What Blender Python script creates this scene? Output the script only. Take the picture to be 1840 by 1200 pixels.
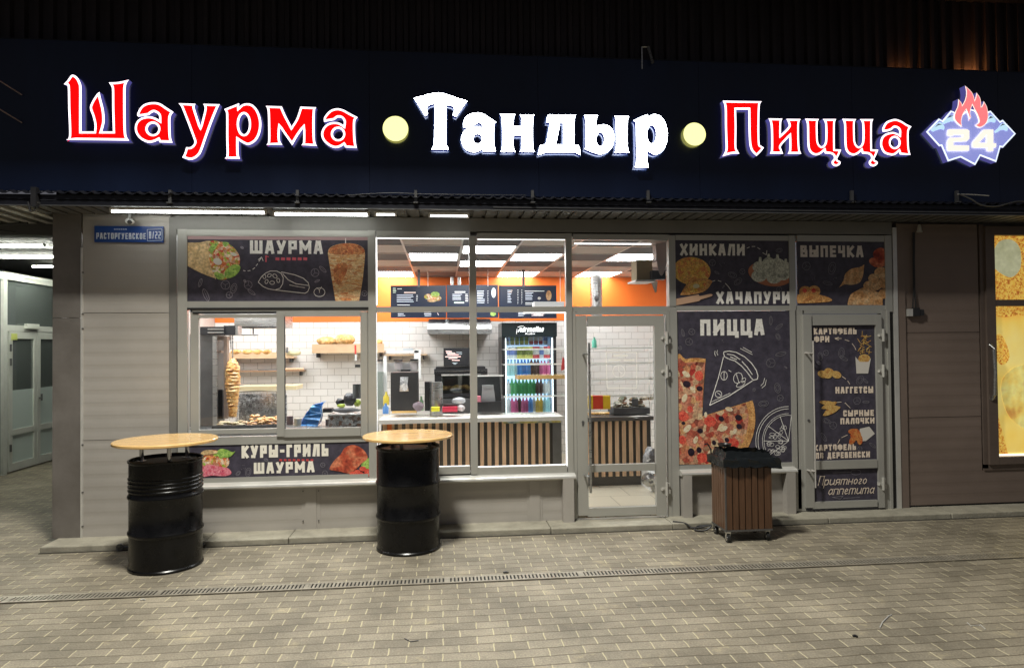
import bpy, math, random
from mathutils import Vector, Matrix
from mathutils.geometry import tessellate_polygon
random.seed(7)
for o in list(bpy.data.objects): bpy.data.objects.remove(o)
SC = bpy.context.scene
COL = SC.collection
# ---------------------------------------------------------------- camera
EYE = Vector((0.0, -6.43, 1.71))
YAW, PITCH, ROLL, FPX = -0.100986, 0.0172618, 0.00979893, 1225.1
def rot():
    Rz = Matrix.Rotation(YAW, 3, 'Z'); Rx = Matrix.Rotation(PITCH, 3, 'X'); Ry = Matrix.Rotation(ROLL, 3, 'Y')
    return Rz @ Rx @ Ry
RM = rot()
cam = bpy.data.cameras.new('camera'); camo = bpy.data.objects.new('camera', cam); COL.objects.link(camo)
cam.sensor_width = 36.0; cam.lens = FPX / 1840 * 36.0; cam.clip_end = 500; cam.clip_start = 0.05
r_, f_, u_ = RM @ Vector((1,0,0)), RM @ Vector((0,1,0)), RM @ Vector((0,0,1))
m = Matrix((r_, u_, -f_)).transposed().to_4x4(); m.translation = EYE
camo.matrix_world = m
SC.camera = camo
# ---------------------------------------------------------------- world, exposure (night: a nearly black sky)
w = bpy.data.worlds.new('World'); SC.world = w; w.use_nodes = True
bg = w.node_tree.nodes['Background']; bg.inputs[0].default_value = (0.50, 0.50, 0.56, 1); bg.inputs[1].default_value = 0.19
# assumed street lamp high over the pavement, unseen above the frame: inferred from the shadows under the sills and to the right of the bin
la = bpy.data.lights.new('assumed_lamp_light', 'AREA'); la.shape = 'RECTANGLE'; la.size = 1.1; la.size_y = .7; la.energy = 980; la.color = (1, .97, .88)
lo = bpy.data.objects.new('assumed_lamp_light', la); COL.objects.link(lo); lo.location = (-.9, -3.2, 7.4)
SC.view_settings.view_transform = 'Standard'; SC.view_settings.look = 'None'
SC.view_settings.exposure = 0.0; SC.view_settings.gamma = 1.0; SC.view_settings.use_curve_mapping = False
SC.cycles.max_bounces = 7; SC.cycles.diffuse_bounces = 4; SC.cycles.glossy_bounces = 3; SC.cycles.transmission_bounces = 4
SC.cycles.transparent_max_bounces = 12; SC.cycles.caustics_reflective = False; SC.cycles.caustics_refractive = False
SC.cycles.sample_clamp_indirect = 6.0; SC.cycles.use_denoising = True
# ---------------------------------------------------------------- real lengths read off the survey photo
def ray(px, py):
    return RM @ Vector(((px-920)/FPX, 1, -(py-600)/FPX))
def P(px, py, Y=0.0):
    d = ray(px, py); t = (Y - EYE.y)/d.y
    return (EYE.x + d.x*t, EYE.z + d.z*t)
def G(px, py, Z=0.0):
    d = ray(px, py); t = (Z - EYE.z)/d.z
    return (EYE.x + d.x*t, EYE.y + d.y*t)
def S(px, py, X):
    d = ray(px, py); t = (X - EYE.x)/d.x
    return (EYE.y + d.y*t, EYE.z + d.z*t)
def rect(a, b, c, d, Y):          # left,top,right,bottom -> x0,x1,z0,z1
    mx, my = (a+c)/2, (b+d)/2
    return P(a, my, Y)[0], P(c, my, Y)[0], P(mx, d, Y)[1], P(mx, b, Y)[1]
# ---------------------------------------------------------------- mesh builder
class MB:
    def __init__(s): s.v = []; s.f = []
    def add(s, vs, fs):
        n = len(s.v); s.v += [tuple(p) for p in vs]; s.f += [tuple(i+n for i in f) for f in fs]; return s
    def box(s, x0, x1, y0, y1, z0, z1):
        if x0 > x1: x0, x1 = x1, x0
        if y0 > y1: y0, y1 = y1, y0
        if z0 > z1: z0, z1 = z1, z0
        v = [(x0,y0,z0),(x1,y0,z0),(x1,y1,z0),(x0,y1,z0),(x0,y0,z1),(x1,y0,z1),(x1,y1,z1),(x0,y1,z1)]
        return s.add(v, [(0,3,2,1),(4,5,6,7),(0,1,5,4),(1,2,6,5),(2,3,7,6),(3,0,4,7)])
    def quad(s, a, b, c, d): return s.add([a,b,c,d], [(0,1,2,3)])
    def ring(s, c, ax, r, n=12):
        ax = Vector(ax).normalized(); t = Vector((0,0,1)) if abs(ax.z) < .9 else Vector((1,0,0))
        u = ax.cross(t).normalized(); w = ax.cross(u)
        return [Vector(c) + r*(math.cos(2*math.pi*i/n)*u + math.sin(2*math.pi*i/n)*w) for i in range(n)]
    def cyl(s, a, b, r, r2=None, n=12, caps=True):
        a, b = Vector(a), Vector(b); r2 = r if r2 is None else r2
        v = s.ring(a, b-a, r, n) + s.ring(b, b-a, r2, n)
        f = [(i, (i+1)%n, n+(i+1)%n, n+i) for i in range(n)]
        if caps: f += [tuple(range(n))[::-1], tuple(range(n, 2*n))]
        return s.add(v, f)
    def tube(s, pts, r, n=8):
        pts = [Vector(p) for p in pts]; v = []; N = len(pts)
        for i, p in enumerate(pts):
            d = (pts[min(i+1,N-1)] - pts[max(i-1,0)])
            v += s.ring(p, d, r, n)
        f = [(k*n+i, k*n+(i+1)%n, (k+1)*n+(i+1)%n, (k+1)*n+i) for k in range(N-1) for i in range(n)]
        f += [tuple(range(n))[::-1], tuple(range((N-1)*n, N*n))]
        return s.add(v, f)
    def lathe(s, prof, c, n=24, axis='z', sx=1, sy=1):
        v = []
        for r, h in prof:
            for i in range(n):
                a = 2*math.pi*i/n
                if axis == 'z': v.append((c[0]+sx*r*math.cos(a), c[1]+sy*r*math.sin(a), c[2]+h))
                else: v.append((c[0]+sx*r*math.cos(a), c[1]+h, c[2]+sy*r*math.sin(a)))
        f = [(k*n+i, k*n+(i+1)%n, (k+1)*n+(i+1)%n, (k+1)*n+i) for k in range(len(prof)-1) for i in range(n)]
        return s.add(v, f)
    def poly(s, loop, y, holes=()):                    # flat polygon in x,z at depth y, facing the street
        L = [[Vector((x, z, 0)) for x, z in loop]] + [[Vector((x, z, 0)) for x, z in h] for h in holes]
        fl = [p for l in L for p in l]
        tr = tessellate_polygon(L)
        fs = []
        for t in tr:
            a, b, c = (fl[i] for i in t)
            cr = (b.x-a.x)*(c.y-a.y)-(b.y-a.y)*(c.x-a.x)
            if abs(cr) < 1e-12: continue
            fs.append(tuple(t) if cr > 0 else (t[0], t[2], t[1]))
        return s.add([(p.x, y, p.y) for p in fl], fs)
    def wall(s, loop, y0, y1):
        n = len(loop)
        v = [(x, y0, z) for x, z in loop] + [(x, y1, z) for x, z in loop]
        return s.add(v, [(i, (i+1)%n, n+(i+1)%n, n+i) for i in range(n)])
    def solid(s, loop, y0, y1, holes=()):
        s.poly(loop, y0, holes); s.wall(loop, y0, y1)
        for h in holes: s.wall(h, y0, y1)
        return s
    def blob(s, c, r, sc=(1,1,1), n=10, jit=.12, rnd=None):
        rnd = rnd or random; v = []; m_ = max(4, n//2+1)
        for k in range(m_+1):
            th = math.pi*k/m_
            for i in range(n):
                a = 2*math.pi*i/n; q = r*(1+rnd.uniform(-jit, jit)) if 0 < k < m_ else r
                v.append((c[0]+sc[0]*q*math.sin(th)*math.cos(a), c[1]+sc[1]*q*math.sin(th)*math.sin(a), c[2]+sc[2]*q*math.cos(th)))
        f = [(k*n+i, (k+1)*n+i, (k+1)*n+(i+1)%n, k*n+(i+1)%n) for k in range(m_) for i in range(n)]
        return s.add(v, f)
    def build(s, name, mat, parent=None, smooth=False, bevel=0):
        me = bpy.data.meshes.new(name); off = Vector((0,0,0))
        p = parent
        while p is not None: off += p.location; p = p.parent
        me.from_pydata([tuple(Vector(q)-off) for q in s.v], [], s.f); me.update()
        if mat: me.materials.append(mat)
        if smooth:
            me.polygons.foreach_set('use_smooth', [True]*len(me.polygons)); me.set_sharp_from_angle(angle=math.radians(40))
        o = bpy.data.objects.new(name, me); COL.objects.link(o); o.parent = parent
        if bevel:
            b = o.modifiers.new('bevel', 'BEVEL'); b.width = bevel; b.segments = 2; b.limit_method = 'ANGLE'
        return o
def comps(mb):
    par = list(range(len(mb.v)))
    def fd(i):
        while par[i] != i: par[i] = par[par[i]]; i = par[i]
        return i
    for f in mb.f:
        for i in f[1:]: par[fd(i)] = fd(f[0])
    out = {}
    for f in mb.f:
        q = out.setdefault(fd(f[0]), (MB(), {})); m_, mp = q
        for i in f:
            if i not in mp: mp[i] = len(m_.v); m_.v.append(mb.v[i])
        m_.f.append(tuple(mp[i] for i in f))
    return [q[0] for q in out.values()]
def each(mb, name, mat, parent, smooth=False):
    return [m_.build(name, mat, parent, smooth) for m_ in comps(mb)]
def tag(o, label=None, cat=None, group=None, kind=None):
    if label: o['label'] = label
    if cat: o['category'] = cat
    if group: o['group'] = group
    if kind: o['kind'] = kind
    return o
def thing(name, label, cat, loc, group=None):
    o = bpy.data.objects.new(name, None); o.empty_display_size = .1; COL.objects.link(o); o.location = loc
    return tag(o, label, cat, group)
def solo(mb, name, mat, label, cat, group=None, smooth=False):
    return tag(mb.build(name, mat, None, smooth), label, cat, group)
def smooth_loop(pts, k=5):
    """closed outline; a third value marks a corner, everything else is rounded (Catmull-Rom)"""
    n = len(pts); out = []
    for i in range(n):
        p1, p2 = pts[i], pts[(i+1)%n]
        p0 = p1 if len(p1) > 2 else pts[i-1]
        p3 = p2 if len(p2) > 2 else pts[(i+2)%n]
        for j in range(k):
            t = j/k; r = []
            for c in (0, 1):
                a, b, d, e = p0[c], p1[c], p2[c], p3[c]
                r.append(.5*((2*b)+(-a+d)*t+(2*a-5*b+4*d-e)*t*t+(-a+3*b-3*d+e)*t**3))
            out.append(tuple(r))
            if len(p1) > 2 and len(p2) > 2: break
    return out
def inset(loop, d):
    n = len(loop); A = sum(loop[i][0]*loop[(i+1)%n][1]-loop[(i+1)%n][0]*loop[i][1] for i in range(n))
    sg = 1 if A > 0 else -1; out = []
    for i in range(n):
        p0, p1, p2 = Vector(loop[i-1]), Vector(loop[i]), Vector(loop[(i+1)%n])
        a, b = (p1-p0), (p2-p1)
        if a.length < 1e-7 or b.length < 1e-7: continue
        a.normalize(); b.normalize()
        na, nb = Vector((-a.y, a.x))*sg, Vector((-b.y, b.x))*sg
        h = na+nb
        if h.length < .3: h = na
        h.normalize(); c = max(.45, h.dot(na))
        out.append(tuple(p1 + h*(d/c)))
    return out
# ---------------------------------------------------------------- materials
def nt(name):
    mt = bpy.data.materials.new(name); mt.use_nodes = True; t = mt.node_tree
    return mt, t, t.nodes, t.links, t.nodes['Principled BSDF']
def M(name, col, rough=.5, metal=0, var=0, scale=6, bump=0, spec=.5, bscale=60, stretch=(1,1,1), coat=0, dirt=None):
    mt, t, N, L, b = nt(name)
    b.inputs['Base Color'].default_value = (*col, 1); b.inputs['Roughness'].default_value = rough
    b.inputs['Metallic'].default_value = metal; b.inputs['Specular IOR Level'].default_value = spec
    b.inputs['Coat Weight'].default_value = coat
    if var or bump:
        tc = N.new('ShaderNodeTexCoord'); mp = N.new('ShaderNodeMapping'); mp.inputs['Scale'].default_value = stretch
        L.new(tc.outputs['Object'], mp.inputs[0])
    if var:
        n = N.new('ShaderNodeTexNoise'); n.inputs['Scale'].default_value = scale; n.inputs['Detail'].default_value = 6; n.inputs['Roughness'].default_value = .65
        L.new(mp.outputs[0], n.inputs[0])
        r = N.new('ShaderNodeValToRGB'); r.color_ramp.elements[0].position = .3; r.color_ramp.elements[1].position = .72
        lo = dirt if dirt else tuple(c*(1-var) for c in col)
        r.color_ramp.elements[0].color = (*lo, 1); r.color_ramp.elements[1].color = (*[min(1, c*(1+var*.6)) for c in col], 1)
        L.new(n.outputs[0], r.inputs[0]); L.new(r.outputs[0], b.inputs['Base Color'])
        mr = N.new('ShaderNodeMapRange'); mr.inputs[3].default_value = max(.02, rough-.1); mr.inputs[4].default_value = min(1, rough+.12)
        L.new(n.outputs[0], mr.inputs[0]); L.new(mr.outputs[0], b.inputs['Roughness'])
    if bump:
        n2 = N.new('ShaderNodeTexNoise'); n2.inputs['Scale'].default_value = bscale; n2.inputs['Detail'].default_value = 4
        L.new(mp.outputs[0], n2.inputs[0]); bp = N.new('ShaderNodeBump'); bp.inputs['Strength'].default_value = bump; bp.inputs['Distance'].default_value = .01
        L.new(n2.outputs[0], bp.inputs['Height']); L.new(bp.outputs[0], b.inputs['Normal'])
    return mt
def EM(name, col, st, base=(.8,.8,.8)):
    mt, t, N, L, b = nt(name)
    b.inputs['Base Color'].default_value = (*base, 1); b.inputs['Emission Color'].default_value = (*col, 1); b.inputs['Emission Strength'].default_value = st
    b.inputs['Roughness'].default_value = .4
    return mt
def PIC(name, cols, scale=40, rough=.55, emit=0, kind='vor', stretch=(1,1,1), lo_=.55, hi_=1.35):
    """a printed or real food surface: cells of several colours"""
    mt, t, N, L, b = nt(name)
    tc = N.new('ShaderNodeTexCoord'); mp = N.new('ShaderNodeMapping'); mp.inputs['Scale'].default_value = stretch
    L.new(tc.outputs['Object'], mp.inputs[0])
    nz = N.new('ShaderNodeTexNoise'); nz.inputs['Scale'].default_value = scale*.7; nz.inputs['Detail'].default_value = 3
    L.new(mp.outputs[0], nz.inputs[0])
    if kind == 'vor':
        mx = N.new('ShaderNodeMixRGB'); mx.inputs[0].default_value = .035
        L.new(mp.outputs[0], mx.inputs[1]); L.new(nz.outputs[1], mx.inputs[2])
        vo = N.new('ShaderNodeTexVoronoi'); vo.inputs['Scale'].default_value = scale; L.new(mx.outputs[0], vo.inputs[0])
        sp = N.new('ShaderNodeSeparateColor'); L.new(vo.outputs['Color'], sp.inputs[0]); src = sp.outputs[0]
    else: src = nz.outputs[0]
    r = N.new('ShaderNodeValToRGB'); e = r.color_ramp.elements
    lo, hi = (0, 1) if kind == 'vor' else (.32, .68)
    for i, c in enumerate(cols):
        p = lo+(hi-lo)*i/max(1, len(cols)-1)
        el = e[i] if i < 2 else e.new(p); el.position = p; el.color = (*c, 1)
    L.new(src, r.inputs[0])
    n2 = N.new('ShaderNodeTexNoise'); n2.inputs['Scale'].default_value = scale*3; n2.inputs['Detail'].default_value = 5; L.new(mp.outputs[0], n2.inputs[0])
    mr = N.new('ShaderNodeMapRange'); mr.inputs[1].default_value = .3; mr.inputs[2].default_value = .7; mr.inputs[3].default_value = lo_; mr.inputs[4].default_value = hi_
    L.new(n2.outputs[0], mr.inputs[0])
    mu = N.new('ShaderNodeMixRGB'); mu.blend_type = 'MULTIPLY'; mu.inputs[0].default_value = 1
    L.new(r.outputs[0], mu.inputs[1]); L.new(mr.outputs[0], mu.inputs[2]); L.new(mu.outputs[0], b.inputs['Base Color'])
    b.inputs['Roughness'].default_value = rough
    if emit: L.new(mu.outputs[0], b.inputs['Emission Color']); b.inputs['Emission Strength'].default_value = emit
    return mt
def glass(name, tint=(1,1,1), refl=.08, frost=0):
    mt = bpy.data.materials.new(name); mt.use_nodes = True; t = mt.node_tree; N, L = t.nodes, t.links
    N.remove(N['Principled BSDF']); out = N['Material Output']
    tr = N.new('ShaderNodeBsdfTransparent'); tr.inputs[0].default_value = (*tint, 1)
    gl = N.new('ShaderNodeBsdfGlossy'); gl.inputs['Roughness'].default_value = .02; gl.inputs[0].default_value = (1,1,1,1)
    lw = N.new('ShaderNodeFresnel'); lw.inputs[0].default_value = 1.45
    ad = N.new('ShaderNodeMath'); ad.operation = 'ADD'; ad.inputs[1].default_value = refl; L.new(lw.outputs[0], ad.inputs[0])
    mx = N.new('ShaderNodeMixShader'); L.new(ad.outputs[0], mx.inputs[0]); L.new(tr.outputs[0], mx.inputs[1]); L.new(gl.outputs[0], mx.inputs[2])
    last = mx
    if frost:
        df = N.new('ShaderNodeBsdfDiffuse'); df.inputs[0].default_value = (.62,.72,.68,1)
        m2 = N.new('ShaderNodeMixShader'); m2.inputs[0].default_value = frost; L.new(mx.outputs[0], m2.inputs[1]); L.new(df.outputs[0], m2.inputs[2]); last = m2
    L.new(last.outputs[0], out.inputs[0]); return mt
def BRICK(name, c1, c2, mortar, bw, rh, ms, rough, axes='xz', bump=.3):
    mt, t, N, L, b = nt(name)
    tc = N.new('ShaderNodeTexCoord'); sp = N.new('ShaderNodeSeparateXYZ'); cb = N.new('ShaderNodeCombineXYZ'); L.new(tc.outputs['Object'], sp.inputs[0])
    L.new(sp.outputs['XYZ'.index(axes[0].upper())], cb.inputs[0]); L.new(sp.outputs['XYZ'.index(axes[1].upper())], cb.inputs[1])
    br = N.new('ShaderNodeTexBrick'); L.new(cb.outputs[0], br.inputs[0]); br.inputs['Scale'].default_value = 1
    br.inputs['Color1'].default_value = (*c1, 1); br.inputs['Color2'].default_value = (*c2, 1); br.inputs['Mortar'].default_value = (*mortar, 1)
    br.inputs['Brick Width'].default_value = bw; br.inputs['Row Height'].default_value = rh; br.inputs['Mortar Size'].default_value = ms; br.inputs['Mortar Smooth'].default_value = .2
    L.new(br.outputs[0], b.inputs['Base Color']); b.inputs['Roughness'].default_value = rough
    bp = N.new('ShaderNodeBump'); bp.inputs['Strength'].default_value = bump; bp.inputs['Distance'].default_value = .003; bp.invert = True
    L.new(br.outputs['Fac'], bp.inputs['Height']); L.new(bp.outputs[0], b.inputs['Normal'])
    return mt
def PAVE():
    mt, t, N, L, b = nt('paving')
    def mth(op, a, c=None, d=None):
        n = N.new('ShaderNodeMath'); n.operation = op
        for i, q in enumerate((a, c, d)):
            if q is None: continue
            if isinstance(q, (int, float)): n.inputs[i].default_value = q
            else: L.new(q, n.inputs[i])
        return n.outputs[0]
    tc = N.new('ShaderNodeTexCoord')
    wn = N.new('ShaderNodeTexNoise'); wn.inputs['Scale'].default_value = .7; wn.inputs['Detail'].default_value = 2; L.new(tc.outputs['Object'], wn.inputs[0])
    wn2 = N.new('ShaderNodeTexNoise'); wn2.inputs['Scale'].default_value = 9; wn2.inputs['Detail'].default_value = 3; L.new(tc.outputs['Object'], wn2.inputs[0])
    sp = N.new('ShaderNodeSeparateXYZ'); L.new(tc.outputs['Object'], sp.inputs[0])
    yy = mth('ADD', sp.outputs[1], mth('MULTIPLY', wn.outputs[0], .09)); yy = mth('ADD', yy, mth('MULTIPLY', wn2.outputs[0], .012))
    xx = mth('ADD', sp.outputs[0], mth('MULTIPLY', wn2.outputs[0], .02))
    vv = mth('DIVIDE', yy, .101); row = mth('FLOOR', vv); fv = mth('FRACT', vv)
    jit = N.new('ShaderNodeTexWhiteNoise'); jit.noise_dimensions = '1D'; L.new(row, jit.inputs['W'])
    uu = mth('ADD', mth('DIVIDE', xx, .198), mth('MULTIPLY', row, .5)); uu = mth('ADD', uu, mth('MULTIPLY', jit.outputs[0], .09))
    cell = mth('FLOOR', uu); fu = mth('FRACT', uu)
    cb = N.new('ShaderNodeCombineXYZ'); L.new(cell, cb.inputs[0]); L.new(row, cb.inputs[1])
    wh = N.new('ShaderNodeTexWhiteNoise'); wh.noise_dimensions = '2D'; L.new(cb.outputs[0], wh.inputs['Vector'])
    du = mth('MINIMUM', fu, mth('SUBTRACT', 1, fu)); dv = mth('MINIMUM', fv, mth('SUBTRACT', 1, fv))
    ju = N.new('ShaderNodeMapRange'); ju.inputs[1].default_value = .008; ju.inputs[2].default_value = .030; ju.inputs[3].default_value = 1; ju.inputs[4].default_value = 0; L.new(du, ju.inputs[0])
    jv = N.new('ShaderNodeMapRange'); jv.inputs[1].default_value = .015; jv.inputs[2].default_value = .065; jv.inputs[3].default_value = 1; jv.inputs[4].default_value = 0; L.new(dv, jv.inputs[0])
    rp = N.new('ShaderNodeValToRGB'); e = rp.color_ramp.elements
    e[0].position = 0; e[0].color = (.174,.153,.114,1); e[1].position = 1; e[1].color = (.240,.212,.158,1); x = e.new(.5); x.color = (.205,.180,.134,1)
    L.new(wh.outputs[0], rp.inputs[0])
    st = N.new('ShaderNodeTexNoise'); st.inputs['Scale'].default_value = 1.6; st.inputs['Detail'].default_value = 8; st.inputs['Roughness'].default_value = .7; L.new(tc.outputs['Object'], st.inputs[0])
    sr = N.new('ShaderNodeMapRange'); sr.inputs[1].default_value = .3; sr.inputs[2].default_value = .7; sr.inputs[3].default_value = .58; sr.inputs[4].default_value = 1.32; L.new(st.outputs[0], sr.inputs[0])
    gr = N.new('ShaderNodeTexNoise'); gr.inputs['Scale'].default_value = 90; gr.inputs['Detail'].default_value = 4; L.new(tc.outputs['Object'], gr.inputs[0])
    g2 = N.new('ShaderNodeMapRange'); g2.inputs[1].default_value = .3; g2.inputs[2].default_value = .7; g2.inputs[3].default_value = .75; g2.inputs[4].default_value = 1.25; L.new(gr.outputs[0], g2.inputs[0])
    mu = N.new('ShaderNodeMixRGB'); mu.blend_type = 'MULTIPLY'; mu.inputs[0].default_value = 1; L.new(rp.outputs[0], mu.inputs[1]); L.new(mth('MULTIPLY', sr.outputs[0], g2.outputs[0]), mu.inputs[2])
    sand = N.new('ShaderNodeMixRGB'); L.new(mth('MULTIPLY', mth('MULTIPLY', ju.outputs[0], .68), mth('ADD', .35, sr.outputs[0])), sand.inputs[0]); sand.use_clamp = True; L.new(mu.outputs[0], sand.inputs[1]); sand.inputs[2].default_value = (.46,.41,.27,1)
    # sand spilt over some stones
    sn = N.new('ShaderNodeTexNoise'); sn.inputs['Scale'].default_value = 3.1; sn.inputs['Detail'].default_value = 9; sn.inputs['Roughness'].default_value = .75; L.new(tc.outputs['Object'], sn.inputs[0])
    s2 = N.new('ShaderNodeMapRange'); s2.inputs[1].default_value = .58; s2.inputs[2].default_value = .70; s2.inputs[4].default_value = .6; L.new(sn.outputs[0], s2.inputs[0])
    sd2 = N.new('ShaderNodeMixRGB'); L.new(s2.outputs[0], sd2.inputs[0]); L.new(sand.outputs[0], sd2.inputs[1]); sd2.inputs[2].default_value = (.42,.36,.22,1)
    gv = N.new('ShaderNodeTexVoronoi'); gv.inputs['Scale'].default_value = 2.3; L.new(tc.outputs['Object'], gv.inputs[0])
    gm = N.new('ShaderNodeMapRange'); gm.inputs[1].default_value = .035; gm.inputs[2].default_value = .06; gm.inputs[3].default_value = .6; gm.inputs[4].default_value = 0; L.new(gv.outputs['Distance'], gm.inputs[0])
    gx = N.new('ShaderNodeMixRGB'); L.new(gm.outputs[0], gx.inputs[0]); L.new(sd2.outputs[0], gx.inputs[1]); gx.inputs[2].default_value = (.08,.07,.055,1); sd2 = gx
    dk = N.new('ShaderNodeMixRGB'); L.new(mth('MULTIPLY', jv.outputs[0], .75), dk.inputs[0]); L.new(sd2.outputs[0], dk.inputs[1]); dk.inputs[2].default_value = (.07,.055,.035,1)  # joints along the rows painted dark for their shade in grazing light
    L.new(dk.outputs[0], b.inputs['Base Color']); b.inputs['Roughness'].default_value = .62; b.inputs['Specular IOR Level'].default_value = .35
    h = mth('SUBTRACT', 1, mth('MAXIMUM', mth('MULTIPLY', ju.outputs[0], .6), jv.outputs[0])); h = mth('ADD', h, mth('MULTIPLY', gr.outputs[0], .35)); h = mth('ADD', h, mth('MULTIPLY', wh.outputs[0], .25))
    bp = N.new('ShaderNodeBump'); bp.inputs['Strength'].default_value = .7; bp.inputs['Distance'].default_value = .006; L.new(h, bp.inputs['Height']); L.new(bp.outputs[0], b.inputs['Normal'])
    return mt
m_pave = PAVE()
m_panel = M('sandwich_panel', (.42,.395,.36), .42, .25, var=.10, scale=1.5, bump=.05, bscale=25)
m_panel_r = M('sandwich_panel_brown', (.19,.145,.12), .5, .1, var=.14, scale=1.2, bump=.05, bscale=25)
m_column = M('column_sheet', (.20,.185,.17), .45, .35, var=.22, scale=3, dirt=(.15,.135,.12))
m_frame = M('aluminium_frame', (.42,.415,.38), .38, .35, var=.06, scale=3)
m_lintel = M('lintel_sheet', (.22,.215,.20), .45, .3, var=.12, scale=2)
m_trim = M('pale_trim', (.68,.67,.63), .35, .5, var=.12, scale=5)
m_black = M('black_rubber', (.012,.012,.012), .5)
m_steel = M('brushed_steel', (.46,.46,.45), .28, .9, var=.12, scale=4, stretch=(1,1,12))
m_dsteel = M('dark_steel', (.16,.16,.16), .4, .7, var=.2, scale=5)
m_chrome = M('chrome', (.7,.7,.7), .18, 1)
m_concrete = M('concrete_kerb', (.30,.28,.22), .8, var=.3, scale=6, bump=.4, bscale=40)
m_board = M('sign_board_sheet', (.005,.011,.036), .34, .0, var=.45, scale=.9, spec=.35, bump=.06, bscale=3, stretch=(1,1,.25))
m_clad = M('corrugated_cladding', (.028,.022,.026), .5, .3, var=.3, scale=4, stretch=(1,1,.3))
m_canopy = M('canopy_sheet', (.014,.015,.022), .45, .4, var=.3, scale=6)
m_soffit = M('soffit', (.12,.12,.12), .5, .3, var=.2, scale=3)
m_wood = M('varnished_board', (.72,.46,.18), .22, var=.16, scale=5, stretch=(.6,7,1), coat=.5)
m_shelfw = M('shelf_wood', (.62,.43,.26), .5, var=.15, scale=5, stretch=(.6,7,1))
m_barrel = M('black_barrel_paint', (.0035,.0035,.004), .27, .0, var=.6, scale=9, spec=.32, bump=.16, bscale=6)
m_slat = M('larch_slat', (.84,.56,.35), .5, var=.28, scale=6, stretch=(9,9,.5))
m_binw = M('bin_slat', (.105,.050,.024), .42, var=.4, scale=8, stretch=(9,9,.5), coat=.3)
m_bag = M('bin_liner', (.008,.010,.011), .25, bump=.6, bscale=22)
m_tile = BRICK('white_wall_tile', (.74,.72,.69), (.68,.66,.63), (.42,.40,.37), .2, .1, .004, .18)
m_orange = M('orange_wall_paint', (.80,.165,.015), .5, var=.05, scale=2)
m_floor_in = BRICK('floor_tile', (.62,.56,.43), (.58,.52,.40), (.35,.30,.22), .45, .45, .006, .3, 'xy')
m_white = M('white_plastic', (.75,.75,.73), .4)
m_ceil_l = M('ceiling_tile_pale', (.55,.48,.43), .8, var=.05)
m_ceil_d = M('ceiling_tile_dark', (.13,.125,.125), .8, var=.1)
m_slate = M('chalkboard_print', (.060,.054,.076), .38, var=.45, scale=14, spec=.4)
m_chalk = M('chalk_white_print', (.84,.82,.78), .5, var=.2, scale=45)
m_chalkd = M('faint_chalk_print', (.20,.19,.22), .5, var=.3, scale=45)
m_redp = M('red_print', (.55,.06,.06), .5, var=.2, scale=30)
m_glass = glass('window_glass', (.97,.985,.97), .015)
m_glass2 = glass('shelf_glass', (.93,.97,.95), .05)
m_black2 = M('black_plastic', (.02,.02,.022), .35, var=.2)
m_bread = PIC('bread_crust', [(.45,.20,.05),(.75,.42,.13),(.85,.60,.28)], 25, kind='noise')
m_card = M('cardboard', (.34,.27,.15), .7, var=.15)
# ================================================================ SETTING
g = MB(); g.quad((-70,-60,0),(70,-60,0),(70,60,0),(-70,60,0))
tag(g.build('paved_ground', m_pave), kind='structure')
k = MB()
for x0, x1 in ((-3.40,-2.07),(-2.065,-1.36),(-1.355,.96),(.966,2.10),(2.106,3.62),(3.626,4.87),(4.877,9)):
    j = random.uniform(-.004,.004)
    k.box(x0, x1, -.275+j, .06, -.02, .052+j*.5)
tag(k.build('kerb', m_concrete, None, bevel=.008), kind='structure')
g = MB(); g.box(-3.40, 9, -.296, -.270, -.01, .0035)  # thin dark strip laid along the foot of the kerb
tag(g.build('kerb_gap', M('gap_strip', (.02,.017,.013), .9)), kind='structure')
# ---------------------------------------------------------------- drain channel
def drain():
    t = thing('drain_channel', 'long slotted metal drain grating running across the paving in front of the shop', 'drain', (0,-1.40,0))
    b = MB(); b.box(-6, 8, -1.458, -1.342, .0025, .0035); b.build('channel', M('drain_gap', (.012,.011,.01), .9), t)
    mt = M('galvanised_grate', (.33,.30,.24), .45, .45, var=.3, scale=12)
    b = MB(); b.box(-6, 8, -1.462, -1.441, .0045, .009); b.box(-6, 8, -1.359, -1.338, .0045, .009)
    x = -6
    while x < 8:
        b.box(x, x+.015, -1.443, -1.357, .0045, .0085); x += .0275
    x = -6
    while x < 8: b.box(x, x+.03, -1.443, -1.357, .0046, .0088); x += 1.0
    b.build('grate', mt, t)
drain()
# ================================================================ SHOP BUILDING
BL = thing('shop_building', 'single storey grey panelled takeaway shop with wide glazed front under a dark sign board', 'building', (0,0,0))
def ribbed(x0, x1, z0, z1, y, pitch=.112, d=.0016):
    b = MB(); z = z0; pr = []
    while z < z1-.002:
        h = min(pitch, z1-z)
        pr += [(y, z), (y+d*.15, z+h*.30), (y+d, z+h*.62), (y+d*.7, z+h*.85)]; z += h
    pr += [(y, z1)]
    v = [(x0, a, c) for a, c in pr] + [(x1, a, c) for a, c in pr]; n = len(pr)
    b.add(v, [(i, n+i, n+i+1, i+1) for i in range(n-1)])
    return b
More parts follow.
